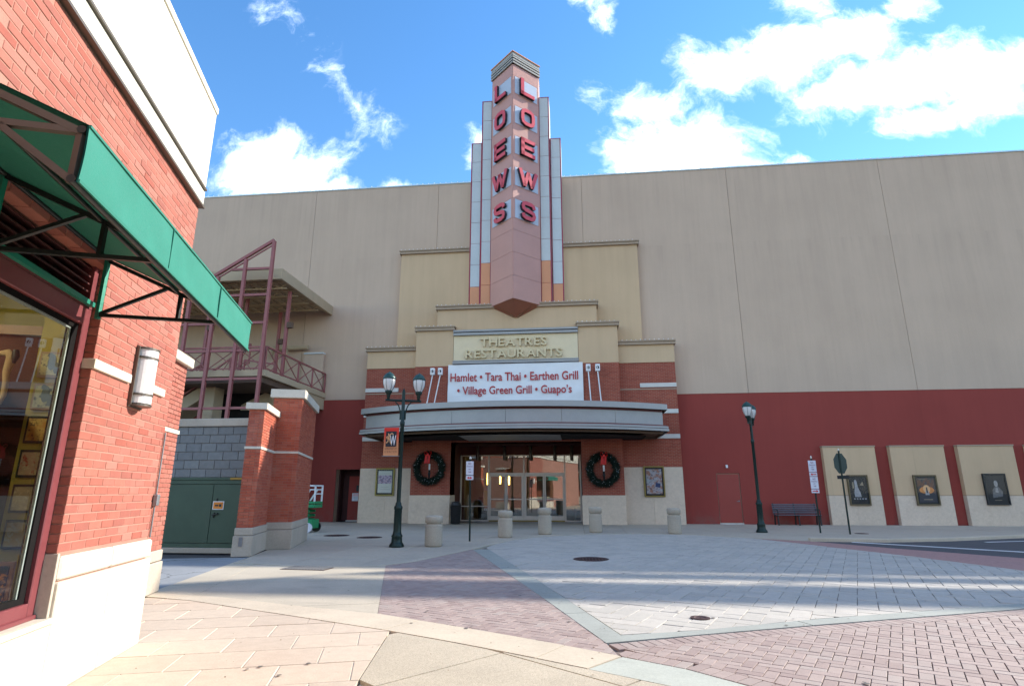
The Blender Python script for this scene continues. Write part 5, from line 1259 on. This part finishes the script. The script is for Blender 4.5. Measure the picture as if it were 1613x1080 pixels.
for k in range(6):
    z1 = 2.555 - k * 0.273; z0 = z1 - 0.22; b0, b1 = -2.96, -2.755
    t = thing('framed_picture', labs[k], 'picture', tuple(LF(5.45, -2.75, (z0 + z1) / 2)), 'pictures hung in the shop window')
    fm = M_black if k > 1 else M_cornice
    MB(LF).box(5.44, 5.465, b0, b1, z0, z1).build('frame', fm, t, bevel=0.003)
    MB(LF).box(5.432, 5.441, b0 + .02, b1 - .02, z0 + .02, z1 - .02).build('picture', art_m[k], t)
    if k < 2:
        c = -2.86; mb = MB(LF)
        for (db, dz, rb, rz_) in ((0, .02, .03, .07), (-.02, .08, .018, .02), (.04, -.03, .02, .05)): 
            n_ = 12; mb.add([LF(5.428, c + db + rb * math.cos(2 * PI * i / n_), (z0 + z1) / 2 + dz + rz_ * math.sin(2 * PI * i / n_)) for i in range(n_)] + [LF(5.432, c + db + rb * math.cos(2 * PI * i / n_), (z0 + z1) / 2 + dz + rz_ * math.sin(2 * PI * i / n_)) for i in range(n_)], [tuple(range(n_)), tuple(range(2 * n_ - 1, n_ - 1, -1))] + [(i, (i + 1) % n_, (i + 1) % n_ + n_, i + n_) for i in range(n_)])
        mb.build('figure', solid('picture_blue_grey', (0.12, 0.16, 0.20), 0.6), t)
# shelves with goods deeper in the shop
for z in (1.05, 1.75):
    sh_ = MB(LF).box(3.2, 4.7, -4.1, -3.75, z, z + 0.04).build('shelf', M_wood, SH)
for k, (s_, p_, z_, w_, h_, m_, nm, lab) in enumerate(((3.9, -3.95, 1.09, .35, .42, mix_art('pic7', (.25, .07, .02), (.4, .2, .05), (.02, .05, .05), 8), 'painted_canvas', 'painted orange and red canvas on the lower shop shelf'), (3.75, -3.95, 1.79, .5, .30, M_mull, 'storage_box', 'maroon box on the upper shop shelf'), (4.4, -3.9, 1.79, .3, .25, M_black, 'storage_box', 'black box on the upper shop shelf'), (4.4, -3.9, 1.09, .32, .30, solid('teal_box', (.03, .14, .16), .5), 'storage_box', 'dark teal box on the lower shop shelf'))):
    o = MB(LF).box(s_ - w_ / 2, s_ + w_ / 2, p_ - .1, p_ + .1, z_, z_ + h_).box(s_ - w_ / 2 - .01, s_ + w_ / 2 + .01, p_ - .11, p_ + .11, z_ + h_ - .05, z_ + h_ + .01).build(nm, m_, None, bevel=0.006, org=LF(s_, p_, z_)); tag(o, lab, 'shop goods')
# standing toy dog-like figure with long neck
for z in (0.98, 1.42, 2.03): MB(LF).box(4.95, 5.56, -4.6, -3.02, z, z + 0.035).build('side_shelf', solid('dark_shelving', (0.07, 0.035, 0.022), 0.7), SH)
MB(LF).box(5.58, 5.62, -5.94, -3.0, 0.1, 2.72).build('side_panel', solid('dark_brick_panel', (0.085, 0.028, 0.02), 0.8, var=0.3, scale=4), SH)
MB(LF).box(5.54, 5.58, -5.94, -3.0, 2.72, 2.80).build('picture_rail', M_wood, SH)
TG = thing('toy_animal', 'tan long necked toy dog with a dark head standing on the upper shop shelf', 'toy animal', tuple(LF(5.3, -3.12, 2.065)))
P = lambda s, p, z: LF(5.3 + s, -3.12 + p, 2.065 + z)
M_plush = solid('plush_tan', (.50, .36, .20), .9)
MB().tube([P(0, .01, .0), P(0, .02, .04), P(0, .035, .09), P(0, .03, .20), P(0, .02, .28), P(0, .03, .36), P(0, .03, .41), P(0, .0, .44), P(0, -.06, .43), P(0, -.10, .415)], [.02, .018, .02, .022, .026, .034, .034, .03, .018, .008], 12).build('body', M_plush, TG)
MB().tube([P(-.01, .06, .46), P(-.015, .07, .41), P(-.015, .065, .35)], [.02, .028, .01], 8).build('ear', M_black, TG)
MB().tube([P(0, .02, .01), P(0, -.03, .012), P(0, -.06, .01)], [.02, .018, .01], 8).build('foot', M_plush, TG)
for k, (p_, w_, h_, z_, m_, lab) in enumerate(((-3.5, .34, .30, 2.065, mat_box1 if False else solid('blue_grey_box', (.12, .15, .19), .5), 'blue grey box beside the toy dog on the upper shop shelf'), (-3.35, .4, .26, 1.455, M_black, 'black box on the middle side shelf in the shop'), (-3.3, .36, .30, 1.015, solid('dark_teal_box', (.03, .10, .08), .5), 'dark green box on the lower side shelf in the shop'))):
    o = MB(LF).box(5.1, 5.45, p_ - w_ / 2, p_ + w_ / 2, z_, z_ + h_).box(5.09, 5.46, p_ - w_ / 2 - .01, p_ + w_ / 2 + .01, z_ + h_ - .04, z_ + h_ + .01).build('storage_box', m_, None, bevel=0.005, org=LF(5.3, p_, z_)); tag(o, lab, 'shop goods')
# framed still life leaning low in the window
t = thing('framed_picture', 'wood framed fruit still life leaning at the bottom of the shop window', 'picture', tuple(LF(4.5, -2.75, 0.58)), 'pictures hung in the shop window')
fx = Frame((LF(4.70, -2.95, 0).x, LF(4.70, -2.95, 0).y), (-LF.uy[0] * 1, -LF.uy[1] * 1), LF.ux)
MB(LF).box(5.22, 5.25, -3.25, -2.72, 0.58, 0.90).build('frame', M_wood, t, bevel=0.004)
MB(LF).box(5.212, 5.221, -3.22, -2.75, 0.61, 0.87).build('picture', mix_art('fruit', (0.03, 0.03, 0.03), (0.10, 0.05, 0.08), (0.6, 0.25, 0.05), 16), t)
# wall lamp
WL = thing('wall_lamp', 'half round frosted wall lamp with dark metal bands on the shop brick', 'wall lamp', tuple(LF(5.80, PW, 2.43)))
def halfcyl(mb, s, p, r, dp, z0, z1, n=14):
    V = []
    for z in (z0, z1):
        for i in range(n + 1): a = PI * i / n; V.append(LF(s + r * math.cos(a), p + dp * math.sin(a), z))
    m = n + 1; F = [(i, i + 1, i + 1 + m, i + m) for i in range(n)] + [tuple(range(m))[::-1], tuple(range(m, 2 * m)), (0, m, 2 * m - 1, m - 1)]
    mb.add(V, F)
    return mb
halfcyl(MB(LF), 5.80, PW + .015, 0.112, 0.118, 2.18, 2.68).build('diffuser', M_lens, WL)
for z in (2.155, 2.25, 2.59, 2.675): halfcyl(MB(LF), 5.80, PW + .01, 0.125, 0.13, z, z + 0.018).build('band', M_bronze, WL)
MB(LF).box(5.655, 5.945, PW + .0, PW + .014, 2.14, 2.70).build('back_plate', M_bronze, WL)
for s_ in (5.66, 5.94): MB(LF).box(s_ - .01, s_ + .01, PW + .014, PW + .03, 2.16, 2.69).build('side_bar', M_bronze, WL)

# awning
AW = thing('awning', 'bright teal canvas awning on dark tube brackets over the shop window', 'awning', tuple(LF(4.4, -1.9, 3.0)))
a0, a1, pv, zb_, zt2, zw = 2.19, 4.875, -1.19, 2.51, 2.75, 3.23
V = []; F = []; n1, n2 = 60, 6
for i in range(n1 + 1):
    for j in range(n2 + 1):
        u = i / n1; v = j / n2
        w = 0.004 * math.sin(u * 23 + v * 1.5) * math.sin(PI * v) + 0.003 * math.sin(u * 61 + v * 4) * (1 - v)
        V.append(LF(a0 + (a1 - a0) * u, pv + w, zb_ + (zt2 - zb_) * v))
for i in range(n1):
    for j in range(n2): a = i * (n2 + 1) + j; F.append((a, a + n2 + 1, a + n2 + 2, a + 1))
vl = MB().add(V, F, True); vl.add([v - Vector((LF.uy[0], LF.uy[1], 0)) * .006 for v in V], [f[::-1] for f in F], True)
VLo = vl.build('valance', M_awn, AW)
M_seam = solid('awning_seam', (0.017, 0.16, 0.115), 0.8, var=0.05)
MB(LF).box(a0, a1, pv - .002, pv + .006, zb_ - .001, zb_ + .012).box(a0, a1, pv - .002, pv + .0065, zt2 - .010, zt2 + .001).build('hem', M_seam, VLo)
for k in range(1, 3): MB(LF).box(a0 + (a1 - a0) * k / 3 - .003, a0 + (a1 - a0) * k / 3 + .003, pv - .001, pv + .0072, zb_ + .012, zt2 - .01).build('seam', M_seam, VLo)
# canvas roof sags a little between the rafters
V = []; F = []; n1, n2 = 24, 6
for i in range(n1 + 1):
    for j in range(n2 + 1):
        s_ = a0 + (a1 - a0) * i / n1; k = j / n2; sg_ = -0.012 * math.sin(PI * k) * abs(math.sin(PI * 3 * i / n1))
        V.append(LF(s_, pv + (PW + .01 - pv) * k, zt2 + (zw - zt2) * k + sg_))
for i in range(n1):
    for j in range(n2): a = i * (n2 + 1) + j; F.append((a, a + n2 + 1, a + n2 + 2, a + 1))
top = MB().add(V, F, True)
top.add([v + Vector((0, 0, -.008)) for v in V], [f[::-1] for f in F], True).build('canopy_sheet', M_awn, AW)
mb = MB().tube([LF(a0, pv - .025, zt2 - .02), LF(a1, pv - .025, zt2 - .02)], 0.017, 8).tube([LF(a0, pv - .025, zb_ + .012), LF(a1, pv - .025, zb_ + .012)], 0.017, 8).tube([LF(a0, PW + .03, zw - .03), LF(a1, PW + .03, zw - .03)], 0.017, 8).tube([LF(a0, (pv + PW) / 2, (zt2 + zw) / 2 - .03), LF(a1, (pv + PW) / 2, (zt2 + zw) / 2 - .03)], 0.014, 8)
mb.build('long_tube', M_tube, AW)
for k, s_ in enumerate((a0 + .02, 3.55, a1 - .02)):
    mb = MB(); pw = PW + .03; pm = (pv + PW) / 2 + .02; zm = (zt2 + zw) / 2 - .035
    mb.bar(LF(s_, pw, zt2 - .01), LF(s_, pv - .03, zt2 - .02), 0.026).bar(LF(s_, pw, zt2), LF(s_, pm - .1, zm + .04), 0.024).bar(LF(s_, pm, zt2 - .01), LF(s_, pm, zm), 0.026)
    mb.bar(LF(s_, pw, zw - .04), LF(s_, pv - .02, zt2 - .03), 0.028).bar(LF(s_, pv - .03, zb_), LF(s_, pv - .03, zt2 - .02), 0.026)
    if k == 0: mb.bar(LF(s_, pv - .3, zt2 - .03), LF(s_, pv - .03, zb_ + .01), 0.026)
    mb.build('bracket', M_tube if k else solid('bracket_bronze', (0.10, 0.085, 0.07), 0.4, 0.3), AW)
    MB().bar(LF(s_, PW + .02, zt2 - .04), LF(s_, PW + .02, zw), 0.03).build('wall_post', M_tubeg, AW)
MB().bar(LF(a0, PW - .05, 2.83), LF(4.90, PW - .05, 2.83), 0.035).build('lower_rail', M_tubeg, AW)

# ================================================================== STREET FURNITURE
def lamp_post(name, lab, loc, rz, banner=False):
    t = thing(name, lab, 'street lamp', loc, 'twin globe street lamps')
    x, y = loc[0], loc[1]
    MB().lathe([(0, 0), (.20, 0), (.20, .05), (.17, .09), (.145, .13), (.14, .25), (.155, .28), (.12, .33), (.105, .42), (.10, .95), (.115, .97), (.115, 1.03), (.085, 1.06), (.078, 1.12), (.06, 1.15)], (x, y, 0), 16, True).build('base', M_green, t)
    mb = MB(); mb.lathe([(.058, 1.12), (.055, 3.2), (.068, 3.22), (.068, 3.30), (.050, 3.33), (.048, 4.12), (.05, 4.14), (.03, 4.2), (0, 4.26)], (x, y, 0), 12)
    for k in range(12):
        a = 2 * PI * k / 12; c, s_ = math.cos(a), math.sin(a); mb.bar((x + .098 * c, y + .098 * s_, .44), (x + .094 * c, y + .094 * s_, .93), 0.014)
    mb.build('pole', M_green, t)
    c, s_ = math.cos(rz), math.sin(rz); L2 = 0.50
    A_ = lambda u, z, v=0: (x + c * u - s_ * v, y + s_ * u + c * v, z)
    mb = MB().tube([A_(-L2, 3.90), A_(L2, 3.90)], 0.035, 10)
    for sg in (-1, 1):
        mb.tube([A_(sg * .06, 3.45), A_(sg * .08, 3.62), A_(sg * .13, 3.76), A_(sg * .22, 3.86)], 0.018, 8)
        mb.bar(A_(sg * .06, 3.36), A_(sg * .06, 3.62), 0.05, 0.02)
    mb.build('cross_arm', M_green, t)
    for sg in (-1, 1):
        cx_, cy_, _ = A_(sg * (L2 - .08), 0)
        hd = MB().lathe([(0, 3.90), (.045, 3.92), (.04, 3.98), (.055, 4.0), (.05, 4.05), (.095, 4.11), (.105, 4.15), (.09, 4.17), (0, 4.17)], (cx_, cy_, 0), 16).build('lamp_head', M_green, t)
        MB().lathe([(.085, 4.17), (.125, 4.24), (.158, 4.34), (.168, 4.43), (.165, 4.50), (0, 4.50)], (cx_, cy_, 0), 20).build('globe', M_globe, hd)
        mb = MB()
        for k in range(6):
            a = 2 * PI * k / 6 + .3; mb.tube([(cx_ + r * math.cos(a), cy_ + r * math.sin(a), z) for r, z in ((.09, 4.17), (.13, 4.24), (.163, 4.34), (.173, 4.43), (.17, 4.50))], .005, 5)
        mb.build('cage', M_green, hd)
        MB().lathe([(.165, 4.49), (.185, 4.50), (.18, 4.53), (.155, 4.58), (.12, 4.63), (.07, 4.67), (.03, 4.685), (.025, 4.70), (0, 4.72)], (cx_, cy_, 0), 20).build('cap', M_greencap, hd)
    return t
lamp_post('street_lamp', 'dark green twin globe street lamp carrying an orange banner, nearest the entrance', (-4.785, 15.66, 0), R(22))
lamp_post('street_lamp', 'dark green twin globe street lamp standing alone before the red wall', (6.62, 22.68, 0), R(64))
LBn = thing('lamp_banner', 'small red and orange banner with white W emblem hung on the lamp post', 'banner', (-5.06, 15.62, 2.75))
# banner cloth faces the camera and hangs from two rods
cloth = MB(); n_ = 10; V = []; F = []
for j in range(n_ + 1):
    for i in range(5):
        u, v = i / 4, j / n_; V.append((-5.27 + .42 * u, 15.60 + .008 * math.sin(5 * v + 2 * u), 2.37 + .77 * v))
for j in range(n_):
    for i in range(4): a = j * 5 + i; F.append((a, a + 1, a + 6, a + 5))
def banner_mat():
    m, t, b = base('banner_gradient', 0.7); s = t.n('ShaderNodeSeparateXYZ'); t.L.new(t.n('ShaderNodeNewGeometry').outputs['Position'], s.inputs[0])
    f = t.ramp(s.outputs[2], 2.55, 3.05); c = t.mix(f, (0.62, 0.27, 0.12), (0.62, 0.03, 0.015)); t.L.new(c, b.inputs['Base Color']); return m
cl = cloth.add(V, F, True).build('cloth', banner_mat(), LBn)
MB().box(-5.21, -4.91, 15.583, 15.586, 2.62, 3.04).build('emblem_field', solid('banner_black', (.015, .015, .02), .6), LBn)
MB().tube([(-5.30, 15.60, 2.365), (-4.78, 15.62, 2.365)], .012, 6).tube([(-5.28, 15.60, 3.145), (-4.78, 15.62, 3.145)], .012, 6).build('rod', M_grey, LBn)
fit_text('emblem_letter', 'W', M_white, LBn, -5.09, -4.92, 2.65, 2.93, 15.579, bold=0.01)
mb = MB(); 
mb.tube([(-5.19, 15.578, 2.72), (-5.15, 15.578, 2.75), (-5.13, 15.578, 2.84), (-5.16, 15.578, 2.90), (-5.19, 15.578, 2.88), (-5.17, 15.578, 2.83), (-5.12, 15.578, 2.86), (-5.09, 15.578, 2.95), (-5.04, 15.578, 2.98), (-5.0, 15.578, 2.95)], .018, 6).tube([(-5.14, 15.577, 2.98), (-5.12, 15.577, 2.88), (-5.08, 15.577, 2.75), (-5.05, 15.577, 2.68)], .014, 6)
mb.build('emblem_swirl', solid('emblem_gold', (.62, .33, .16), .5), LBn)
fit_text('lettering', 'SHIRLINGTON', solid('banner_brown', (.22, .09, .05), .6), LBn, -5.23, -4.88, 2.545, 2.59, 15.583)
fit_text('lettering', 'C E N T E R', solid('banner_brown', (.22, .09, .05), .6), LBn, -5.23, -4.88, 2.455, 2.51, 15.583)

def bollard(loc, lab, h):
    x, y = loc; 
    t = thing('bollard', lab, 'bollard', (x, y, 0), 'concrete bollards before the entrance')
    k = h / 0.86
    MB().lathe([(0.20, 0.0), (.232, .03), (.235, .05), (.235, .50 * k), (.228, .53 * k), (.235, .56 * k), (.235, .60 * k), (.195, .615 * k), (.195, .64 * k), (.235, .655 * k), (.24, .80 * k), (.225, .835 * k), (.18, .85 * k), (.0, .862 * k)], (x, y, 0), 32).build('body', M_boll, t)
    return t
for (x, y), h, lab in (((-3.86, 15.95), .80, 'tan concrete bollard beside the lamp with the orange banner, leftmost and nearest'), ((-2.32, 19.27), .84, 'tan concrete bollard right of the double arrow parking sign'), ((-1.13, 20.85), .89, 'tan concrete bollard in front of the middle of the entrance doors'), ((0.65, 22.03), .89, 'tan concrete bollard before the right wreath pier'), ((3.39, 21.66), .87, 'tan concrete bollard at the right edge of the entrance, rightmost')):
    bollard((x, y), lab, h)
# parking signs
def sign_text(t, lines, xc, y, mat):
    for (txt, zc, h, w) in lines: fit_text('lettering', txt, mat, t, xc - w / 2, xc + w / 2, zc - h / 2, zc + h / 2, y, bold=0.012, res=2)
def arrow(x0, x1, z, both, left):
    h = .022; P = []
    if both: return [(x0, z), (x0 + .06, z + .04), (x0 + .06, z + .015), (x1 - .06, z + .015), (x1 - .06, z + .04), (x1, z), (x1 - .06, z - .04), (x1 - .06, z - .015), (x0 + .06, z - .015), (x0 + .06, z - .04)]
    if left: return [(x0, z), (x0 + .07, z + .045), (x0 + .07, z + .015), (x1, z + .015), (x1, z - .015), (x0 + .07, z - .015), (x0 + .07, z - .045)]
    return [(x1, z), (x1 - .07, z + .045), (x1 - .07, z + .015), (x0, z + .015), (x0, z - .015), (x1 - .07, z - .015), (x1 - .07, z - .045)]
M_purp = solid('sign_text_purple', (.20, .06, .13), .5)
T1 = thing('parking_sign', 'white no parking sign with red double arrow before the glass doors', 'sign', (-3.19, 17.69, 0), 'no parking signs on posts')
MB().bar((-3.19, 17.70, 0), (-3.21, 17.70, 2.40), 0.05, 0.03).build('post', M_green, T1)
MB().lathe([(0, 2.38), (.03, 2.38), (.04, 2.42), (.02, 2.46), (0, 2.47)], (-3.21, 17.70, 0), 10).build('finial', M_frame, T1)
MB().box(-3.335, -3.105, 17.665, 17.675, 1.91, 2.32).build('plate', M_signw, T1, bevel=0.004)
MB().box(-3.335, -3.105, 17.665, 17.675, 1.765, 1.89).build('arrow_plate', M_signw, T1, bevel=0.004)
MB().facade(arrow(-3.30, -3.14, 1.828, True, 0), 17.660, 17.664).build('arrow', M_signr, T1)
sign_text(T1, (('NO', 2.25, .06, .09), ('PARKING', 2.165, .035, .17), ('ANY', 2.08, .035, .08), ('TIME', 2.00, .035, .09)), -3.22, 17.662, M_purp)
T2 = thing('parking_sign', 'stack of two no parking signs with opposite red arrows beside the bench', 'sign', (8.58, 22.56, 0), 'no parking signs on posts')
MB().bar((8.60, 22.58, 0), (8.60, 22.58, 2.62), 0.05, 0.03).build('post', M_green, T2)
MB().lathe([(0, 2.60), (.03, 2.60), (.035, 2.64), (.015, 2.70), (0, 2.71)], (8.60, 22.58, 0), 10).build('finial', M_frame, T2)
for (z0, z1, nm) in ((2.12, 2.53, 'plate'), (1.97, 2.10, 'arrow_plate'), (1.53, 1.95, 'plate'), (1.38, 1.51, 'arrow_plate')): MB().box(8.46, 8.73, 22.54, 22.55, z0, z1).build(nm, M_signw, T2, bevel=0.004)
MB().facade(arrow(8.49, 8.70, 2.035, False, True), 22.535, 22.539).build('arrow', M_signr, T2)
MB().facade(arrow(8.49, 8.70, 1.445, False, False), 22.535, 22.539).build('arrow', M_signr, T2)
for dz in (0, -0.585): sign_text(T2, (('NO', 2.455 + dz, .06, .10), ('PARKING', 2.37 + dz, .04, .20), ('ANY', 2.29 + dz, .035, .08), ('TIME', 2.21 + dz, .035, .10)), 8.595, 22.536, M_purp)
# stop sign seen from behind
T3 = thing('stop_sign', 'stop sign seen from behind as a dark octagon on a thin post', 'sign', (9.36, 22.0, 0))
MB().bar((9.36, 22.03, 0), (9.36, 22.03, 2.84), 0.05, 0.03).build('post', M_green, T3)
oc = [(9.42 + .20 * math.cos(PI / 8 + k * PI / 4) * 1.0, 2.40 + .36 * math.sin(PI / 8 + k * PI / 4)) for k in range(8)]
ocf = Frame((9.38, 22.06), (0.84, 0.545), (-0.545, 0.84))
mb = MB(ocf); mb.facade([(.38 * math.cos(PI / 8 + k * PI / 4), 2.40 + .38 * math.sin(PI / 8 + k * PI / 4)) for k in range(8)], 0.0, 0.008)
o = mb.build('plate', solid('sign_back_dark', (.012, .03, .026), .5, .2), T3); bm = bmesh.new(); bm.from_mesh(o.data); bmesh.ops.recalc_face_normals(bm, faces=bm.faces); bm.to_mesh(o.data); bm.free()
MB().box(9.20, 9.60, 22.035, 22.05, 1.86, 1.98).build('small_plate', M_black, T3, bevel=0.004)
MB().lathe([(0, 2.84), (.03, 2.84), (.035, 2.87), (.015, 2.92), (0, 2.93)], (9.36, 22.03, 0), 10).build('finial', M_frame, T3)
# bench
BE = thing('bench', 'grey slatted bench with black iron arms against the red wall', 'bench', (9.65, 27.9, 0))
for k in range(5): MB().box(8.72, 10.62, 27.95 + .02 * k, 27.98 + .02 * k, 0.50 + .085 * k, 0.56 + .085 * k).build('back_slat', M_slat, BE, bevel=0.006)
for k in range(6): MB().box(8.72, 10.62, 27.48 + .078 * k, 27.54 + .078 * k, 0.42, 0.45).build('seat_slat', M_slat, BE, bevel=0.006)
for x in (8.78, 9.66, 10.56):
    mb = MB().bar((x, 27.50, 0), (x, 27.53, .42), .05).bar((x, 27.98, 0), (x, 27.92, .42), .05).bar((x, 27.47, .40), (x, 27.96, .40), .05).bar((x, 27.96, .40), (x, 28.06, .93), .04)
    if x != 9.66: mb.tube([(x, 27.50, .42), (x, 27.46, .60), (x, 27.52, .66), (x, 27.98, .66)], .022, 8)
    mb.build('iron_frame', M_black, BE)
# litter bin
TR = thing('litter_bin', 'black litter bin with domed top left of the glass doors', 'litter bin', (-5.52, 27.0, 0))
MB().lathe([(0, .02), (.20, .02), (.21, .05), (.23, .80), (.245, .82), (.245, .86), (.22, .88), (0, .88)], (-5.52, 26.9, 0), 24).build('body', M_black, TR)
mb = MB()
for k in range(24): a = 2 * PI * k / 24; mb.bar((-5.52 + .215 * math.cos(a), 26.9 + .215 * math.sin(a), .06), (-5.52 + .235 * math.cos(a), 26.9 + .235 * math.sin(a), .80), .018)
mb.build('slats', M_black, TR)
MB().lathe([(.23, .88), (.22, .93), (.18, .98), (.11, 1.0), (.10, .97), (0, .96)], (-5.52, 26.9, 0), 24).build('lid', solid('bin_lid', (.03, .03, .032), .3), TR)

# covers, drain, utility lid
def cover(x, y, r, lab, mat=M_iron):
    t = thing('manhole_cover', lab, 'manhole cover', (x, y, 0))
    MB().lathe([(0, .004), (r - .05, .004), (r - .04, .010), (r, .010), (r, -.02)], (x, y, 0), 28, False).build('rim', mat, t)
    mb = MB()
    for i in range(-4, 5):
        for j in range(-4, 5):
            q = r / 5.5
            if math.hypot(i * q, j * q) < r - .1: mb.box(x + i * q - q * .3, x + i * q + q * .3, y + j * q - q * .3, y + j * q + q * .3, .003, .009)
    o = mb.build('tread_pattern', mat, t); o['kind'] = 'stuff'
cover(-8.04, 19.5, .42, 'dark manhole cover on the pavement, left of two, nearer the piers'); cover(-6.65, 18.8, .40, 'dark manhole cover on the pavement behind the bannered lamp')
cover(0.27, 13.35, .38, 'large rusty manhole cover in the pale paving'); cover(1.374, 7.386, .11, 'small round valve cover in the sunlit pale paving'); cover(9.9, 22.4, .22, 'small cover on the pavement beside the stop sign post')
DR = thing('drain_grate', 'rectangular slotted drain grate in the driveway apron', 'drain grate', (-5.1, 11.3, 0))
dfr = Frame((-5.13, 11.2), (math.cos(R(-5)), math.sin(R(-5))), (math.sin(R(5)), math.cos(R(5))))
MB(dfr).box(-.45, .45, -.24, .24, -.02, .005).build('frame', M_iron, DR)
for k in range(14): MB(dfr).box(-.42 + k * .0615, -.42 + k * .0615 + .03, -.21, .21, .004, .013).build('bar', M_grey, DR)
ul = MB(LF).box(4.62, 5.06, -.86 - .34, -.86 + .02, -.01, .007).build('utility_lid', solid('lid_concrete', (.30, .30, .26), .8, var=.1, bump=.3), None, bevel=.003, org=LF(4.84, -1.0, 0)); tag(ul, 'grey square utility lid set into the tan stone paving', 'utility lid')
# dry leaf litter crumbs and gum spots on the paving
rnd = random.Random(11); mb = MB()
for k in range(260):
    x, y = rnd.uniform(-4, 5), rnd.uniform(3.6, 12); q = rnd.uniform(.004, .013); a = rnd.uniform(0, 6.3); z = .004 + rnd.uniform(0, .003)
    mb.add([(x + q * math.cos(a + b) * rnd.uniform(.6, 1.3), y + q * math.sin(a + b) * rnd.uniform(.6, 1.3), z + rnd.uniform(0, .004)) for b in (0, 1.6, 3.1, 4.7)], [(0, 1, 2, 3)])
lt = mb.build('leaf_litter', solid('dry_leaf', (.12, .07, .035), .9, var=.4, scale=3)); tag(lt, 'tiny dry leaf crumbs scattered over the paving', 'litter', kind='stuff')

mb = MB()
for k in range(130):
    x, y = rnd.uniform(-4.5, 8), rnd.uniform(3.6, 20); q = rnd.uniform(.010, .026); n_ = 9; ph = rnd.uniform(0, 6)
    ring = [(x + q * (1 + .25 * math.sin(3 * 2 * PI * i / n_ + ph)) * math.cos(2 * PI * i / n_), y + q * math.sin(2 * PI * i / n_), .0085) for i in range(n_)]
    mb.add(ring, [tuple(range(n_))])
gm = mb.build('gum_spots', solid('old_gum', (.11, .10, .095), .9, var=.3)); tag(gm, 'small dark gum spots trodden into the paving', 'gum spots', kind='stuff')
# ================================================================== across the street (seen in the door glass)
OB = thing('facing_building', 'brick and cream shop row across the street, mirrored in the glass doors', 'building', (0, -14, 0))
MB().box(-16, 26, -15, -14, 0, 6.5).build('brick_wall', farbrick('sunny_brick', (0.36, .09, .055), (.31, .075, .045), (.36, .22, .17)), OB)
MB().box(-16.1, 26.1, -15, -13.9, 6.5, 8.2).build('parapet', M_eifs, OB)
MB().box(-16, 26, -14.0, -13.92, 0, 0.9).build('base', M_stone, OB)
for k in range(8):
    x = -13 + k * 5
    MB().box(x - 1.3, x + 1.3, -14.0, -13.93, .95, 3.1).build('shop_window', M_black, OB)
    MB().add([(x - 1.6, -13.98, 3.6), (x + 1.6, -13.98, 3.6), (x + 1.6, -12.9, 3.05), (x - 1.6, -12.9, 3.05), (x + 1.6, -12.9, 2.8), (x - 1.6, -12.9, 2.8)], [(0, 3, 2, 1), (3, 5, 4, 2)]).build('awning', M_awn, OB)
for k in range(14):
    x = -15 + k * 3.0
    w_ = MB().box(x - .55, x + .55, -14.0, -13.94, 4.0, 5.7).build('upper_window', M_black, OB)
    MB().box(x - .7, x + .7, -14.0, -13.92, 3.82, 4.0).build('window_sill', M_stone, w_)
for k in range(9):
    x = -15.5 + k * 5; MB().box(x - .25, x + .25, -14.0, -13.85, .9, 6.5).build('pilaster', M_stone if k % 3 == 0 else M_fbrick, OB)
